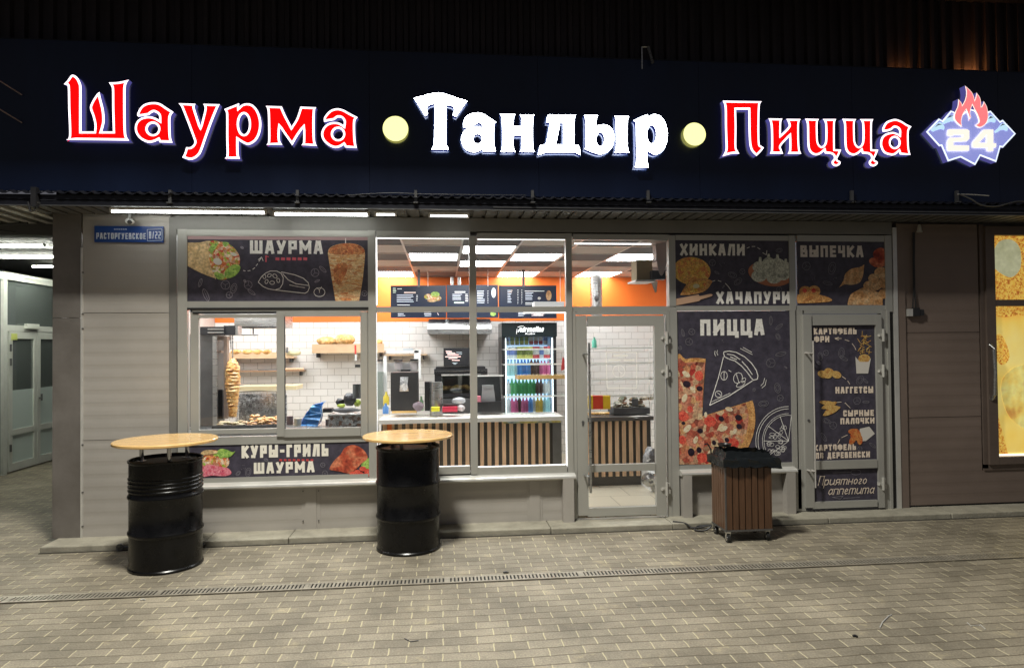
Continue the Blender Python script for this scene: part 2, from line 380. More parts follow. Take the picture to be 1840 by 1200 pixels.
# left sandwich panels with two horizontal joints
b = MB()
for z0, z1 in ((.05,.905),(.909,2.035),(2.04,2.90)):
    q = ribbed(-3.195, -2.455, z0, z1, 0.0); b.add(q.v, q.f)
b.box(-3.2, -2.45, .012, .05, .05, 2.95)
each(b, 'wall_panel', m_panel, BL)
b = MB(); b.box(-3.445, -3.205, -.004, .05, .05, 1.995); b.box(-3.445, -3.205, -.004, .05, 2.0, 2.96)
b.build('corner_column', m_column, BL)
b = MB(); b.box(-3.207, -3.190, -.012, .01, .05, 2.62)
b.build('corner_trim', m_trim, BL)
b = MB()
for z in (1.90, 2.03, .87, .15, .45, 2.4): b.cyl((-3.190,-.016,z), (-3.190,0,z), .006, n=8)
each(b, 'screw', m_dsteel, BL)
b = MB(); b.box(-2.455, -2.39, -.008, .05, .05, 2.90); b.build('jamb_trim', m_lintel, BL)
b = MB(); b.box(-3.445, 9, .05, .16, 2.76, 6); b.box(-3.445,-3.40,.05,4.0,0,3.0); b.box(4.75,9,.055,.2,0,3.0); b.box(-2.45,1.25,.055,.16,0,.52)
b.box(2.22,3.46,.055,.16,0,.5); b.build('wall_core', m_column, BL)
# lintel above the windows
b = MB(); b.box(-2.395, 4.50, -.012, .05, 2.79, 2.915); b.build('lintel', m_lintel, BL)
# right side trims and panels
b = MB(); b.box(4.502, 4.545, -.02, .05, .05, 2.86); b.build('jamb_trim', m_trim, BL)
b = MB(); b.box(4.455, 4.500, -.004, .05, .05, 2.83); b.build('jamb_groove', m_black, BL)
b = MB(); b.box(4.547, 4.63, -.012, .05, .05, 2.90); b.build('jamb_trim', m_panel_r, BL)
b = MB()
for z0, z1 in ((.07,.945),(.95,1.80),(1.805,2.90)):
    q = ribbed(4.632, 5.44, z0, z1, .004); b.add(q.v, q.f)
q = ribbed(5.44, 9, .07, .40, .004); b.add(q.v, q.f)
each(b, 'wall_panel', m_panel_r, BL)
# below the window sills
b = MB()
for x0, x1 in ((-2.39, -1.30),(-1.13,.83),(.92,1.245)):
    q = ribbed(x0, x1, .05, .455, .0, pitch=.1); b.add(q.v, q.f)
q = ribbed(2.30, 3.36, .05, .455, 0, pitch=.1); b.add(q.v, q.f)
each(b, 'wall_panel', m_panel, BL)
b = MB()
b.box(-1.30,-1.13,-.004,.05,.05,.455); b.box(.78,.925,-.004,.05,.05,.455)
b.box(-1.265,-1.165,-.012,0,.05,.455); b.box(.80,.90,-.012,0,.05,.455)
b.box(1.11,1.215,-.09,.0,.05,.455); b.box(2.275,2.36,-.09,0,.05,.455); b.box(3.31,3.40,-.09,0,.05,.455); b.box(2.59,2.63,-.03,0,.05,.40)
each(b, 'support_post', m_panel, BL)
b = MB()
for x in (-1.285,-1.145):
    for z in (.13,.40): b.cyl((x,-.014,z),(x,0,z),.006,n=8)
each(b, 'screw', m_dsteel, BL)
# sills
for x0, x1, z in ((-2.37,1.235,.468),(2.262,3.425,.466)):
    b = MB(); pr = [(0,.035),(-.075,.02),(-.088,.012),(-.092,-.004),(-.086,-.016),(-.07,-.022),(0,-.022)]
    n = len(pr); v = [(x0,a,z+c) for a,c in pr]+[(x1,a,z+c) for a,c in pr]
    b.add(v, [(i,i+1,n+i+1,n+i) for i in range(n-1)]+[tuple(range(n))[::-1], tuple(range(n,2*n))])
    b.build('sill', m_trim, BL)
# ---- frames
def fr(mb, a, b_, c, d, y0=-.011, y1=.05):
    x0, x1, z0, z1 = rect(a, b_, c, d, y0); mb.box(x0, x1, y0, y1, z0, z1)
def module(label, members, panes, mullion=None):
    """a glazed module: frame mesh with its pane as sub-part"""
    b = MB()
    for mb_ in members: fr(b, *mb_)
    o = b.build('window', m_frame, BL)
    if label: o['label'] = label
    for p in panes:
        x0, x1, z0, z1 = rect(*p, .01); q = MB(); q.quad((x0,.01,z0),(x1,.01,z0),(x1,.01,z1),(x0,.01,z1)); q.build('pane', m_glass, o)
    return o
HV = -.016
# left module (serving hatch)
module('wide kiosk window with sliding serving hatch', [(319,412,336,872,HV),(662,414,676,862,HV),(336,412,662,425),(336,541,662,552.5),(336,783,662,797),(336,855.5,662,868)], [])
# slider
b = MB()
for q in ((342,556,346,783),(342,556,662,560),(346,563,357,778),(357,565,497,571),(357,771,497,779)): fr(b, *q, -.018, .02)
for q in ((497,560,511,784),(648,560,660,784),(511,560,648,568.5),(511,769,648,784)): fr(b, *q, -.027, .0)
for q in ((346,560,342.5,783),(655,560,662,783)): fr(b, *q, -.008, .04)
sl = b.build('sliding_hatch', m_frame, BL)
b = MB()
for q in ((346,560,497,563.5),(336,552.4,662,556.4),(508,566,512,770)): fr(b, *q, -.024, -.002)
b.build('gasket', m_black, sl)
for p in ((357,571,497,771),(511,568,648,770)):
    x0, x1, z0, z1 = rect(*p, .0); q = MB(); q.quad((x0,-.005,z0),(x1,-.005,z0),(x1,-.005,z1),(x0,-.005,z1)); q.build('pane', m_glass, sl)
# middle modules
module('tall shop window left of the middle mullion', [(844.5,424,857,852,HV),(676,415,845,427),(676,551,845,560.5),(676,840,845,853)], [(676,427,845,551),(676,560,845,840)])
module('tall shop window beside the entrance', [(1019,419,1030,935,HV),(857,419,1019,429),(857,551,1019,560.5),(857,838,1019,851)], [(857,429,1019,551),(857,560,1019,838)])
module('transom light above the entrance door', [(1030,421,1203,431),(1030,550.5,1212,559.5),(1202,423,1214,550,HV)], [(1030,431,1203,551)])
module('fixed window filled by the pizza poster', [(1214,423,1421,432),(1214,549.5,1421,558),(1421,423,1432,842,HV),(1214,833,1428,846),(1205.5,552,1219,930,HV)], [])
module('transom above the side door', [(1432,423,1592,434),(1432,549,1592,557.5),(1591,423,1603,560,HV),(1432,557,1438,914,HV)], [])
b = MB(); fr(b, 1428, 843, 1448, 918, HV, .05); b.build('door_post', m_frame, BL)
# ---- entrance door
m_hinge = M('hinge_grey', (.52,.51,.47), .35, .3)
def hinge(parent, px, py):
    x, z = P(px, py, -.06); b = MB()
    b.cyl((x,-.055,z-.062),(x,-.055,z+.062),.0135,n=12); b.box(x-.05,x-.006,-.05,-.03,z-.018,z+.018); b.box(x+.004,x+.035,-.05,-.03,z-.05,z-.012); b.box(x+.004,x+.03,-.05,-.03,z+.015,z+.05)
    b.cyl((x-.052,-.06,z-.004),(x-.03,-.04,z-.004),.013,n=8)
    b.build('hinge', m_hinge, parent, smooth=True)
D1 = thing('entrance_door', None, None, (1.27,0,0)); D1.parent = BL; del_label = None
b = MB()
for q in ((1030,559.5,1036,932,HV,.05),(1036,559.5,1198,565),(1198,559.5,1206,930,HV,.05)): fr(b, *q)
b.build('door_frame', m_frame, D1)
b = MB()
for q in ((1037.5,567,1056,926,-.048,.0),(1178,567,1196,926,-.048,.0)): fr(b, *q)
for q in ((1056,567,1178,586),(1056,834,1178,846.5),(1056,911,1180,926)): fr(b, *q, -.046, .0)
b.build('door_leaf', m_frame, D1)
for p in ((1054,584,1180,836),(1054,845,1182,913)):
    x0, x1, z0, z1 = rect(*p, -.02); q = MB(); q.quad((x0,-.02,z0),(x1,-.02,z0),(x1,-.02,z1),(x0,-.02,z1)); q.build('pane', m_glass, D1)
for py in (607, 667, 878): hinge(D1, 1199, py)
def barhandle(parent, pxt, pyt, pxb, pyb, brk, mat, hr=.012):
    b = MB(); xt, zt = P(pxt, pyt, -.11); xb, zb = P(pxb, pyb, -.11)
    b.cyl((xt,-.11,zt),(xt,-.11,zb),hr,n=12)
    for py in brk:
        z = P(pxt, py, -.11)[1]; b.cyl((xt,-.11,z),(xt,-.045,z),.008,n=8); b.cyl((xt-.045,-.11,z+.004),(xt,-.11,z),.007,n=8); b.cyl((xt-.047,-.11,z+.004),(xt-.047,-.046,z+.004),.009,n=8)
    b.build('handle', mat, parent, smooth=True)
barhandle(D1, 1058.5, 616, 1061, 885, (637, 856), m_steel)
b = MB(); x, z = P(1047.5, 758, -.05); b.cyl((x,-.055,z),(x,-.046,z),.013,n=12); b.box(x-.008,x+.008,-.053,-.046,z-.035,z); b.build('lock', m_dsteel, D1)
# opening-times transfer on the glass
b = MB()
def line(mb, p, q, w, Y, e=[0]):
    """flat printed stroke between two survey points"""
    a, c = Vector(P(*p, Y)), Vector(P(*q, Y)); d = c-a
    if d.length < 1e-6: return
    d.normalize(); n = Vector((-d.y, d.x))*(w*.00262); e[0] = (e[0]+1) % 9
    y = Y - e[0]*.00012
    pts = [a-n, c-n, c+n, a+n]; mb.quad(*[(s.x, y, s.y) for s in pts])
def poly_line(mb, pts, w, Y, closed=False):
    pts = list(pts) + ([pts[0]] if closed else [])
    for i in range(len(pts)-1): line(mb, pts[i], pts[i+1], w, Y)
def ell(cx, cy, rx, ry, n=16, a0=0, a1=360, rot=0):
    o = []
    for i in range(n + (0 if a1-a0 >= 360 else 1)):
        a = math.radians(a0+(a1-a0)*i/n); x, y = rx*math.cos(a), ry*math.sin(a); r = math.radians(rot)
        o.append((cx+x*math.cos(r)-y*math.sin(r), cy+x*math.sin(r)+y*math.cos(r)))
    return o
poly_line(b, [(1089,633),(1144,633),(1144,697),(1091,697)], 1.5, -.025, True)
line(b, (1102,639),(1128,639), 3, -.025); line(b, (1093,647),(1115,647), 3, -.025); line(b, (1121,647),(1140,647), 3, -.025)
poly_line(b, ell(1112,667,11,11), 1, -.025, True); line(b,(1112,667),(1111,658),.9,-.025); line(b,(1112,667),(1118,671),.9,-.025)
b.build('glass_transfer', M('transfer_film', (.9,.88,.8), .6), D1)
# ---- side door
D2 = thing('side_door', None, None, (3.55,0,0)); D2.parent = BL; D2['label'] = 'narrow side door covered with snack posters'
b = MB()
for q in ((1438,557.5,1445,915,HV-.001,.05),(1445,557.5,1587,563.5),(1587,557.5,1597,914,HV-.001,.05),(1597.5,557.5,1602,914,-.03,.05)): fr(b, *q)
b.build('door_frame', m_frame, D2)
b = MB()
for q in ((1446,565,1461,912,-.048,.0),(1577,565,1587,912,-.048,.0)): fr(b, *q)
for q in ((1461,565,1577,584),(1461,827,1577,842),(1461,900,1577,912)): fr(b, *q, -.046, .0)
b.build('door_leaf', m_frame, D2)
for py in (602, 666, 869): hinge(D2, 1588, py)
barhandle(D2, 1461, 612, 1467, 876, (635, 847), M('white_handle', (.42,.40,.37), .3), .008)
b = MB(); x, z = P(1453, 755, -.05); b.cyl((x,-.055,z),(x,-.046,z),.012,n=12); b.build('lock', m_dsteel, D2)
# ---- bakery window frame on the right
b = MB(); b.box(5.455, 5.50, -.006, .05, .42, 2.90); b.box(5.50, 5.60, -.03, .05, .46, 2.88); b.box(5.60, 9, -.028, .05, .46, .535); b.box(5.60,9,-.028,.05,2.79,2.88); b.box(5.60,9,-.026,.05,2.065,2.13)
b.box(5.455, 9, -.006, .05, .40, .459)
wr = b.build('window', M('brown_window_frame', (.15,.115,.095), .4, .3, var=.1), BL); wr['label'] = 'brown framed window of the neighbouring bakery'
x, z0 = P(1776, 715, -.07); z1 = P(1775, 622, -.07)[1]
b = MB(); b.tube([(5.53,-.03,z0-.02),(5.53,-.07,z0+.03),(5.53,-.085,(z0+z1)/2),(5.53,-.07,z1-.03),(5.53,-.03,z1+.02)], .016, 10); b.build('handle', m_steel, wr, smooth=True)
# ---- canopy, soffit, cladding
b = MB(); b.box(-6.6, 9, -.44, .0, 2.935, 2.955)
b.build('soffit', m_soffit, BL)
b = MB(); x = -6.5
while x < 8.9:                                     # slatted soffit boards
    b.box(x, x+.085, -.40, -.02, 2.918, 2.934); x += .115
b.build('soffit_slats', m_soffit, BL)
b = MB(); b.box(-6.6, 9, -.462, -.44, 2.905, 2.95); b.build('gutter_lip', m_canopy, BL)
b = MB(); n = 0; x = -6.6; pr = []
while x < 9: pr += [(x, 3.015), (x+.03, 3.032), (x+.06, 3.015)]; x += .09
v = [(a, -.50, c-.012) for a, c in pr] + [(a, -.44, c+.008) for a, c in pr]; n = len(pr)
b.add(v, [(i, i+1, n+i+1, n+i) for i in range(n-1)]); v2 = [(a, -.50, c-.012) for a, c in pr]+[(a, -.50, c-.020) for a, c in pr]; b.add(v2, [(i+1, i, n+i, n+i+1) for i in range(n-1)])
b.build('corrugated_canopy', m_canopy, BL)
b = MB(); b.box(-6.6, 9, -.47, -.44, 2.956, 2.995); b.build('fascia_strip', m_canopy, BL)
b = MB(); x = -7; pr = []
while x < 9.2: pr += [(x,-.33),(x+.052,-.33),(x+.066,-.365),(x+.100,-.365)]; x += .114
n = len(pr); v = [(a,c,4.2) for a,c in pr]+[(a,c,6.2) for a,c in pr]
b.add(v, [(i, i+1, n+i+1, n+i) for i in range(n-1)]); b.build('corrugated_cladding', m_clad, BL)
b = MB(); b.box(-7, 9, -1.74, -.34, 5.0, 5.06); b.build('added_visor', m_canopy, BL)  # unseen visor, added to keep the assumed street lamp off the sign board
# ---- sign board
SB = thing('sign_board', 'long dark blue fascia board carrying the lit shop letters', 'sign board', (0,-.45,3.0))
xs = [-6.6,-5.1,-3.62,-2.1,-.62,.86,2.34,3.82,5.30,6.8,9]
for i in range(10): MB().box(xs[i]+.0012, xs[i+1]-.0012, -.45, -.425, 3.03, 4.285).build('board_panel', m_board, SB)
MB().box(-6.59, 8.99, -.424, -.41, 3.04, 4.26).build('backing', m_black, SB)
b = MB(); b.box(-6.6, 9, -.455, -.415, 4.286, 4.292); b.build('top_flashing', m_canopy, SB)
b = MB()
for px in (66,305,460+297/4,747,957,1165,1532,1721):
    x, z = P(px, 352, -.48); b.box(x-.012, x+.012, -.48, -.452, z-.06, z+.05); b.box(x-.02,x+.02,-.50,-.46,z-.065,z-.055)
each(b, 'bracket', m_dsteel, SB)
# ================================================================ SIGN LETTERS
CR = {'a':(110,120,6.668),'b':(320,170,9.23),'c':(470,170,9.233),'d':(680,150,7.5),'e':(890,180,9.233),'f':(1030,180,7.36),'g':(1280,170,8.572),'h':(1440,170,8.571),'z':(1640,130,6.665)}
YF = -.522
def W_(crop, pts, Y=YF):
    ox, oy, s = CR[crop]
    return [P(ox+p[0]/s, oy+p[1]/s, Y) + ((1,) if len(p) > 2 else ()) for p in pts]
def E_(crop, cx, cy, rx, ry, n=24, Y=YF):
    ox, oy, s = CR[crop]
    return [P(ox+(cx+rx*math.cos(a))/s, oy+(cy+ry*math.sin(a))/s, Y) for a in (2*math.pi*i/n for i in range(n))]
m_lred = EM('letter_red_face', (1,.0,.0), 1.35, (.6,0,0)); m_lrim = EM('letter_white_rim', (1,.90,.97), 2.2)
m_lwhite = EM('letter_white_face', (.86,.93,1.0), 38.0)
m_side = EM('letter_side_glow', (.13,.12,.46), .55, (.06,.06,.2)); m_sidew = EM('letter_side_white_glow', (.08,.12,.70), .2, (.02,.03,.10))
m_dot = EM('dot_yellow', (1,.99,.36), 1.35); m_dots = EM('dot_side', (.35,.36,.02), .5)
LET = {}
exec_letters = [
 ('sh','a',[(32,212,1),(75,165),(122,103),(165,108),(205,145),(232,200),(243,260),(243,500),(243,778,1),(395,778,1),(400,700),(378,600),(345,500),(365,430),(420,340),(458,305,1),(475,380),(510,520),(520,640),(510,710),(490,778,1),(620,778,1),(612,500),(610,290),(600,235),(570,192,1),(690,185),(810,158,1),(775,230),(770,400),(772,640),(780,820),(815,887,1),(430,882),(58,878,1),(95,825),(85,500),(80,260),(68,225)],[]),
 ('a1','a',[(925,600,1),(910,570),(950,490),(1010,445),(1100,428),(1180,440),(1260,490),(1345,545,1),(1312,600),(1308,700),(1315,850),(1335,912,1),(1180,908,1),(1165,880,1),(1110,905),(1040,912),(950,870),(895,800),(883,725),(905,660),(950,620),(1010,600),(1070,598),(1130,615),(1175,640,1),(1172,590),(1150,562),(1110,545),(1075,562),(1050,580),(1000,590)],[(1100,748,64,64)]),
 ('u','b',[(8,148,1),(290,158,1),(272,200),(285,260),(330,400),(372,530,1),(400,420),(435,280),(440,210),(418,158,1),(690,165,1),(650,250),(560,470),(470,720),(400,920),(350,1010),(270,1070),(180,1082),(70,1045,1),(105,975),(135,875,1),(200,875),(250,840),(272,790),(255,730),(170,500),(100,320),(50,200)],[]),
 ('r','b',[(765,245,1),(880,200),(1012,148,1),(1012,215,1),(1060,170),(1140,150),(1230,170),(1310,250),(1365,380),(1380,520),(1350,670),(1280,780),(1170,838),(1080,810),(1000,760,1),(1000,900),(1005,1000),(1025,1068,1),(775,1062,1),(805,1000),(800,700),(800,400),(795,300)],[(1093,495,84,168)]),
 ('m','c',[(70,192,1),(335,200,1),(400,350),(497,535,1),(580,400),(645,205,1),(905,215,1),(885,270),(878,500),(885,760),(915,855,1),(660,840,1),(690,790),(692,560,1),(600,690),(510,845,1),(400,690),(305,550,1),(300,700),(310,780),(345,838,1),(80,835,1),(110,780),(110,500),(100,260)],[]),
 ('a2','c',[(1038,458,1),(1036,390),(1090,310),(1160,255),(1260,232),(1360,255),(1450,305),(1595,380,1),(1555,440),(1550,600),(1560,780),(1580,890,1),(1390,880,1),(1365,838,1),(1290,880),(1200,887),(1100,840),(1020,760),(990,660),(1020,560),(1090,490),(1190,460),(1290,472),(1360,515,1),(1365,450),(1330,395),(1265,385),(1205,425),(1130,440)],[(1270,658,86,88)]),
 ('T','d',[(480,200,1),(600,170),(720,138),(820,130),(920,150),(1050,195),(1195,240,1),(1120,340),(1045,450,1),(1005,430,1),(1025,350),(990,305),(915,288,1),(912,500),(910,780),(925,850),(945,895,1),(715,890,1),(745,830),(755,700),(762,275,1),(700,285),(650,330),(665,415,1),(630,440,1),(560,320)],[]),
 ('a3','d',[(1150,600,1),(1145,545),(1170,470),(1230,420),(1320,398),(1400,410),(1480,455),(1585,525,1),(1558,570),(1555,800),(1580,915,1),(1410,915,1),(1395,885,1),(1340,915),(1270,925),(1180,890),(1125,800),(1120,730),(1150,655),(1210,605),(1290,585),(1360,590),(1405,610,1),(1398,560),(1350,527),(1305,555),(1250,575)],[(1337,748,62,68)]),
 ('n','e',[(80,235,1),(330,240,1),(305,290),(300,435,1),(440,435,1),(435,300),(410,245,1),(650,250,1),(625,300),(618,550),(625,790),(650,860,1),(410,858,1),(435,800),(440,590,1),(300,590,1),(300,790),(335,858,1),(90,860,1),(115,800),(120,550),(110,310)],[]),
 ('d','e',[(880,245,1),(1340,248,1),(1315,300),(1310,520),(1308,745,1),(1375,748,1),(1400,820),(1415,912,1),(1350,880),(1270,868),(880,868),(790,885),(710,912,1),(725,840),(750,745,1),(820,740),(850,700),(880,550),(910,378,1),(850,375,1),(860,300)],[[(1065,378,1),(1130,378,1),(1130,742,1),(1005,740,1),(1030,600),(1055,480)]]),
 ('y1','f',[(145,205,1),(325,205,1),(308,250),(305,352,1),(350,332),(420,328),(490,360),(530,430),(538,520),(518,610),(460,680),(370,715),(270,695),(155,645,1),(165,600),(165,400),(162,250)],[(358,520,56,96)]),
 ('y2','f',[(550,212,1),(738,215,1),(720,260),(715,450),(720,640),(740,695,1),(548,697,1),(568,640),(570,450),(565,260)],[]),
 ('r2','f',[(800,270,1),(880,235),(985,192,1),(982,242,1),(1030,203),(1090,192),(1160,220),(1210,290),(1240,390),(1245,500),(1220,600),(1170,680),(1090,720),(1030,700),(978,668,1),(978,800),(995,888,1),(815,888,1),(835,820),(835,500),(830,310)],[(1038,455,63,126)]),
 ('P','g',[(160,98,1),(760,108,1),(730,170),(722,400),(725,740),(750,790),(795,820,1),(740,890),(680,948,1),(610,880),(575,790),(560,600),(555,235,1),(365,235,1),(370,500),(368,800),(385,860),(415,912,1),(300,915),(155,955,1),(195,880),(205,800),(195,500),(190,200)],[]),
 ('i','g',[(865,370,1),(1080,375,1),(1060,430),(1055,620,1),(1170,500),(1165,430),(1140,378,1),(1360,380,1),(1335,450),(1335,700),(1345,850),(1370,915,1),(1160,915,1),(1185,850),(1185,650,1),(1060,790),(1065,850),(1090,912,1),(885,912,1),(905,850),(905,600),(895,450)],[]),
 ('ts','h',[(58,375,1),(270,380,1),(248,440),(250,650),(262,750),(305,800),(350,770),(370,680),(365,450),(330,380,1),(535,380,1),(515,440),(512,650),(515,845,1),(612,850,1),(580,930),(550,1000),(595,1030),(600,1065),(560,1100),(520,1105),(475,1080),(468,1030),(500,990),(490,940),(440,915),(362,910,1),(350,870,1),(290,920),(220,938),(150,910),(105,840),(92,720),(88,500),(80,430)],[]),
 ('a4','h',[(1250,575,1),(1248,520),(1300,430),(1370,395),(1450,380),(1540,410),(1620,460),(1695,495,1),(1655,560),(1650,700),(1660,850),(1680,930,1),(1515,925,1),(1500,882,1),(1440,930),(1370,938),(1270,900),(1220,810),(1215,730),(1240,655),(1300,605),(1400,580),(1470,598),(1505,618,1),(1505,560),(1480,524),(1430,512),(1390,545),(1330,568)],[(1435,742,64,74)]),
]
for k_, crop, pts, holes in exec_letters: LET[k_] = (crop, pts, holes)
LET['ts2'] = ('h', [(p[0]+572, p[1]+2)+tuple(p[2:]) for p in LET['ts'][1]], [])
def letter(key, parent, red):
    crop, pts, holes = LET[key]
    loop = smooth_loop(W_(crop, pts)); H = [E_(crop, *h) if isinstance(h, tuple) else smooth_loop(W_(crop, h)) for h in holes]
    b = MB(); b.wall(loop, YF, YF+.062)
    for h in H: b.wall(h, YF, YF+.062)
    L = b.build('letter', m_side if red else m_sidew, parent)
    b = MB(); b.poly(loop, YF, H); b.build('letter_rim' if red else 'letter_face', m_lrim if red else m_lwhite, L)
    if red:
        d = .0165; lo2 = inset(loop, d); H2 = [inset(h, -d) for h in H]
        b = MB(); b.poly(lo2, YF-.003, H2); b.build('letter_face', m_lred, L)
W1 = thing('lit_word', 'glowing red word with white outlines at the left of the board, spelling shawarma', 'illuminated sign', (-2.2,YF,3.5), 'lit words on the sign board')
for q in ('sh','a1','u','r','m','a2'): letter(q, W1, True)
W2 = thing('lit_word', 'brilliant white glowing word in the middle of the board, spelling tandoor', 'illuminated sign', (.6,YF,3.5), 'lit words on the sign board')
for q in ('T','a3','n','d','y1','y2','r2'): letter(q, W2, False)
W3 = thing('lit_word', 'glowing red word with white outlines at the right of the board, spelling pizza', 'illuminated sign', (3.6,YF,3.5), 'lit words on the sign board')
for q in ('P','i','ts','ts2','a4'): letter(q, W3, True)
for px, py, r, lb in ((710.7,231.6,22.7,'round yellow lamp disc between the first red word and the white word'),(1248,241.5,21.7,'round yellow lamp disc between the white word and the last red word')):
    x, z = P(px, py, YF); rr = r*.00478
    t = thing('dot_lamp', lb, 'sign lamp', (x,YF,z), 'yellow dots on the sign board')
    c = [(x+rr*math.cos(2*math.pi*i/32), z+rr*math.sin(2*math.pi*i/32)) for i in range(32)]
    b = MB(); b.wall(c, YF, YF+.062); b.build('side', m_dots, t)
    b = MB(); b.poly(c, YF-.002); b.build('face', m_dot, t)
# ---- emblem
EMB = thing('emblem_sign', 'lit badge of blue mountains with red flames and the number 24', 'illuminated sign', (5.0,YF,3.5))
base = W_('z', [(158,715,1),(312,555,1),(355,578,1),(455,460,1),(500,478),(560,520),(690,440),(830,500),(890,475),(932,462,1),(1045,588,1),(1078,570,1),(1235,738,1),(1080,905,1),(1050,900,1),(1000,1078,1),(810,1005,1),(748,1115,1),(572,1022,1),(420,1070,1),(340,885,1),(315,890,1)])
base = smooth_loop(base, 3)
b = MB(); b.wall(base, YF, YF+.062)
fl_o = [(618,165,1),(690,232),(722,290),(733,340,1),(745,300),(755,248,1),(800,315),(812,400),(808,430,1),(830,390),(842,350,1),(880,420),(897,520),(885,590),(850,640),(790,668),(738,640,1),(785,600),(770,530),(730,450),(705,400,1),(690,440),(680,500),(690,540),(662,590,1),(665,540),(630,455,1),(590,520),(575,600),(585,662,1),(520,610),(488,555),(500,480),(530,410),(537,325,1),(575,370),(585,400,1),(620,330),(632,250)]
b.wall(smooth_loop(W_('z', fl_o), 4), YF-.002, YF+.062)
b.build('side', m_side, EMB)
m_eo = EM('emblem_outline', (.75,.85,1), 1.2); m_eb = EM('emblem_blue', (.20,.23,.62), 1.0); m_ef = EM('emblem_flame', (1,.17,.19), .95); m_es = EM('emblem_snow', (.5,.78,.95), .95); m_en = EM('emblem_number', (1,.93,.80), .98); m_ek = EM('emblem_dark', (.02,.04,.12), .6); m_ey = EM('emblem_flame_edge', (1,.80,.70), 1.05)
b = MB(); b.poly(base, YF); b.build('outline', m_eo, EMB)
b = MB(); b.poly(inset(base, .014), YF-.002); b.build('mountains', m_eb, EMB)
b = MB()
for pts in ([(215,690),(250,655),(290,620),(330,600),(375,650),(370,690),(330,680),(270,700),(235,712)],[(355,600),(400,555),(440,530),(480,520),(490,585),(450,590),(400,610),(370,620)],[(870,620),(895,560),(920,520),(960,530),(990,575),(975,605),(930,595),(890,615)],[(975,715),(1020,670),(1060,620),(1095,620),(1135,665),(1125,705),(1080,690),(1040,700),(1000,725)]):
    b.poly(smooth_loop(W_('z', pts), 3), YF-.004)
each(b, 'snow_cap', m_es, EMB)
b = MB()
for pts in ([(255,668),(300,618),(350,630),(300,640)],[(400,560),(440,520),(485,525),(440,545)],[(895,565),(925,528),(965,545),(930,555)],[(1030,660),(1070,618),(1105,632),(1065,640)]):
    b.poly(W_('z', pts), YF-.006)
each(b, 'shadow_line', m_ek, EMB)
fo = smooth_loop(W_('z', fl_o), 4)
b = MB(); b.poly(fo, YF-.008); b.build('flame_edge', m_ey, EMB)
b = MB(); b.poly(inset(fo, .006), YF-.010); b.build('flame', m_ef, EMB)
b = MB()
two = [(405,765),(410,700),(430,688),(640,688),(668,705),(668,800),(640,830),(480,835),(478,880),(665,882),(665,945),(405,945),(405,830),(430,790),(590,785),(592,755),(480,752),(478,768)]
b.poly(W_('z', two), YF-.012)
b.poly(W_('z', [(840,692),(955,692),(955,855),(990,857),(988,905),(955,908),(955,950),(880,950),(880,908),(705,905),(705,845)]), YF-.012, [W_('z', [(780,850),(875,850),(875,755)])])
each(b, 'digit', m_en, EMB)
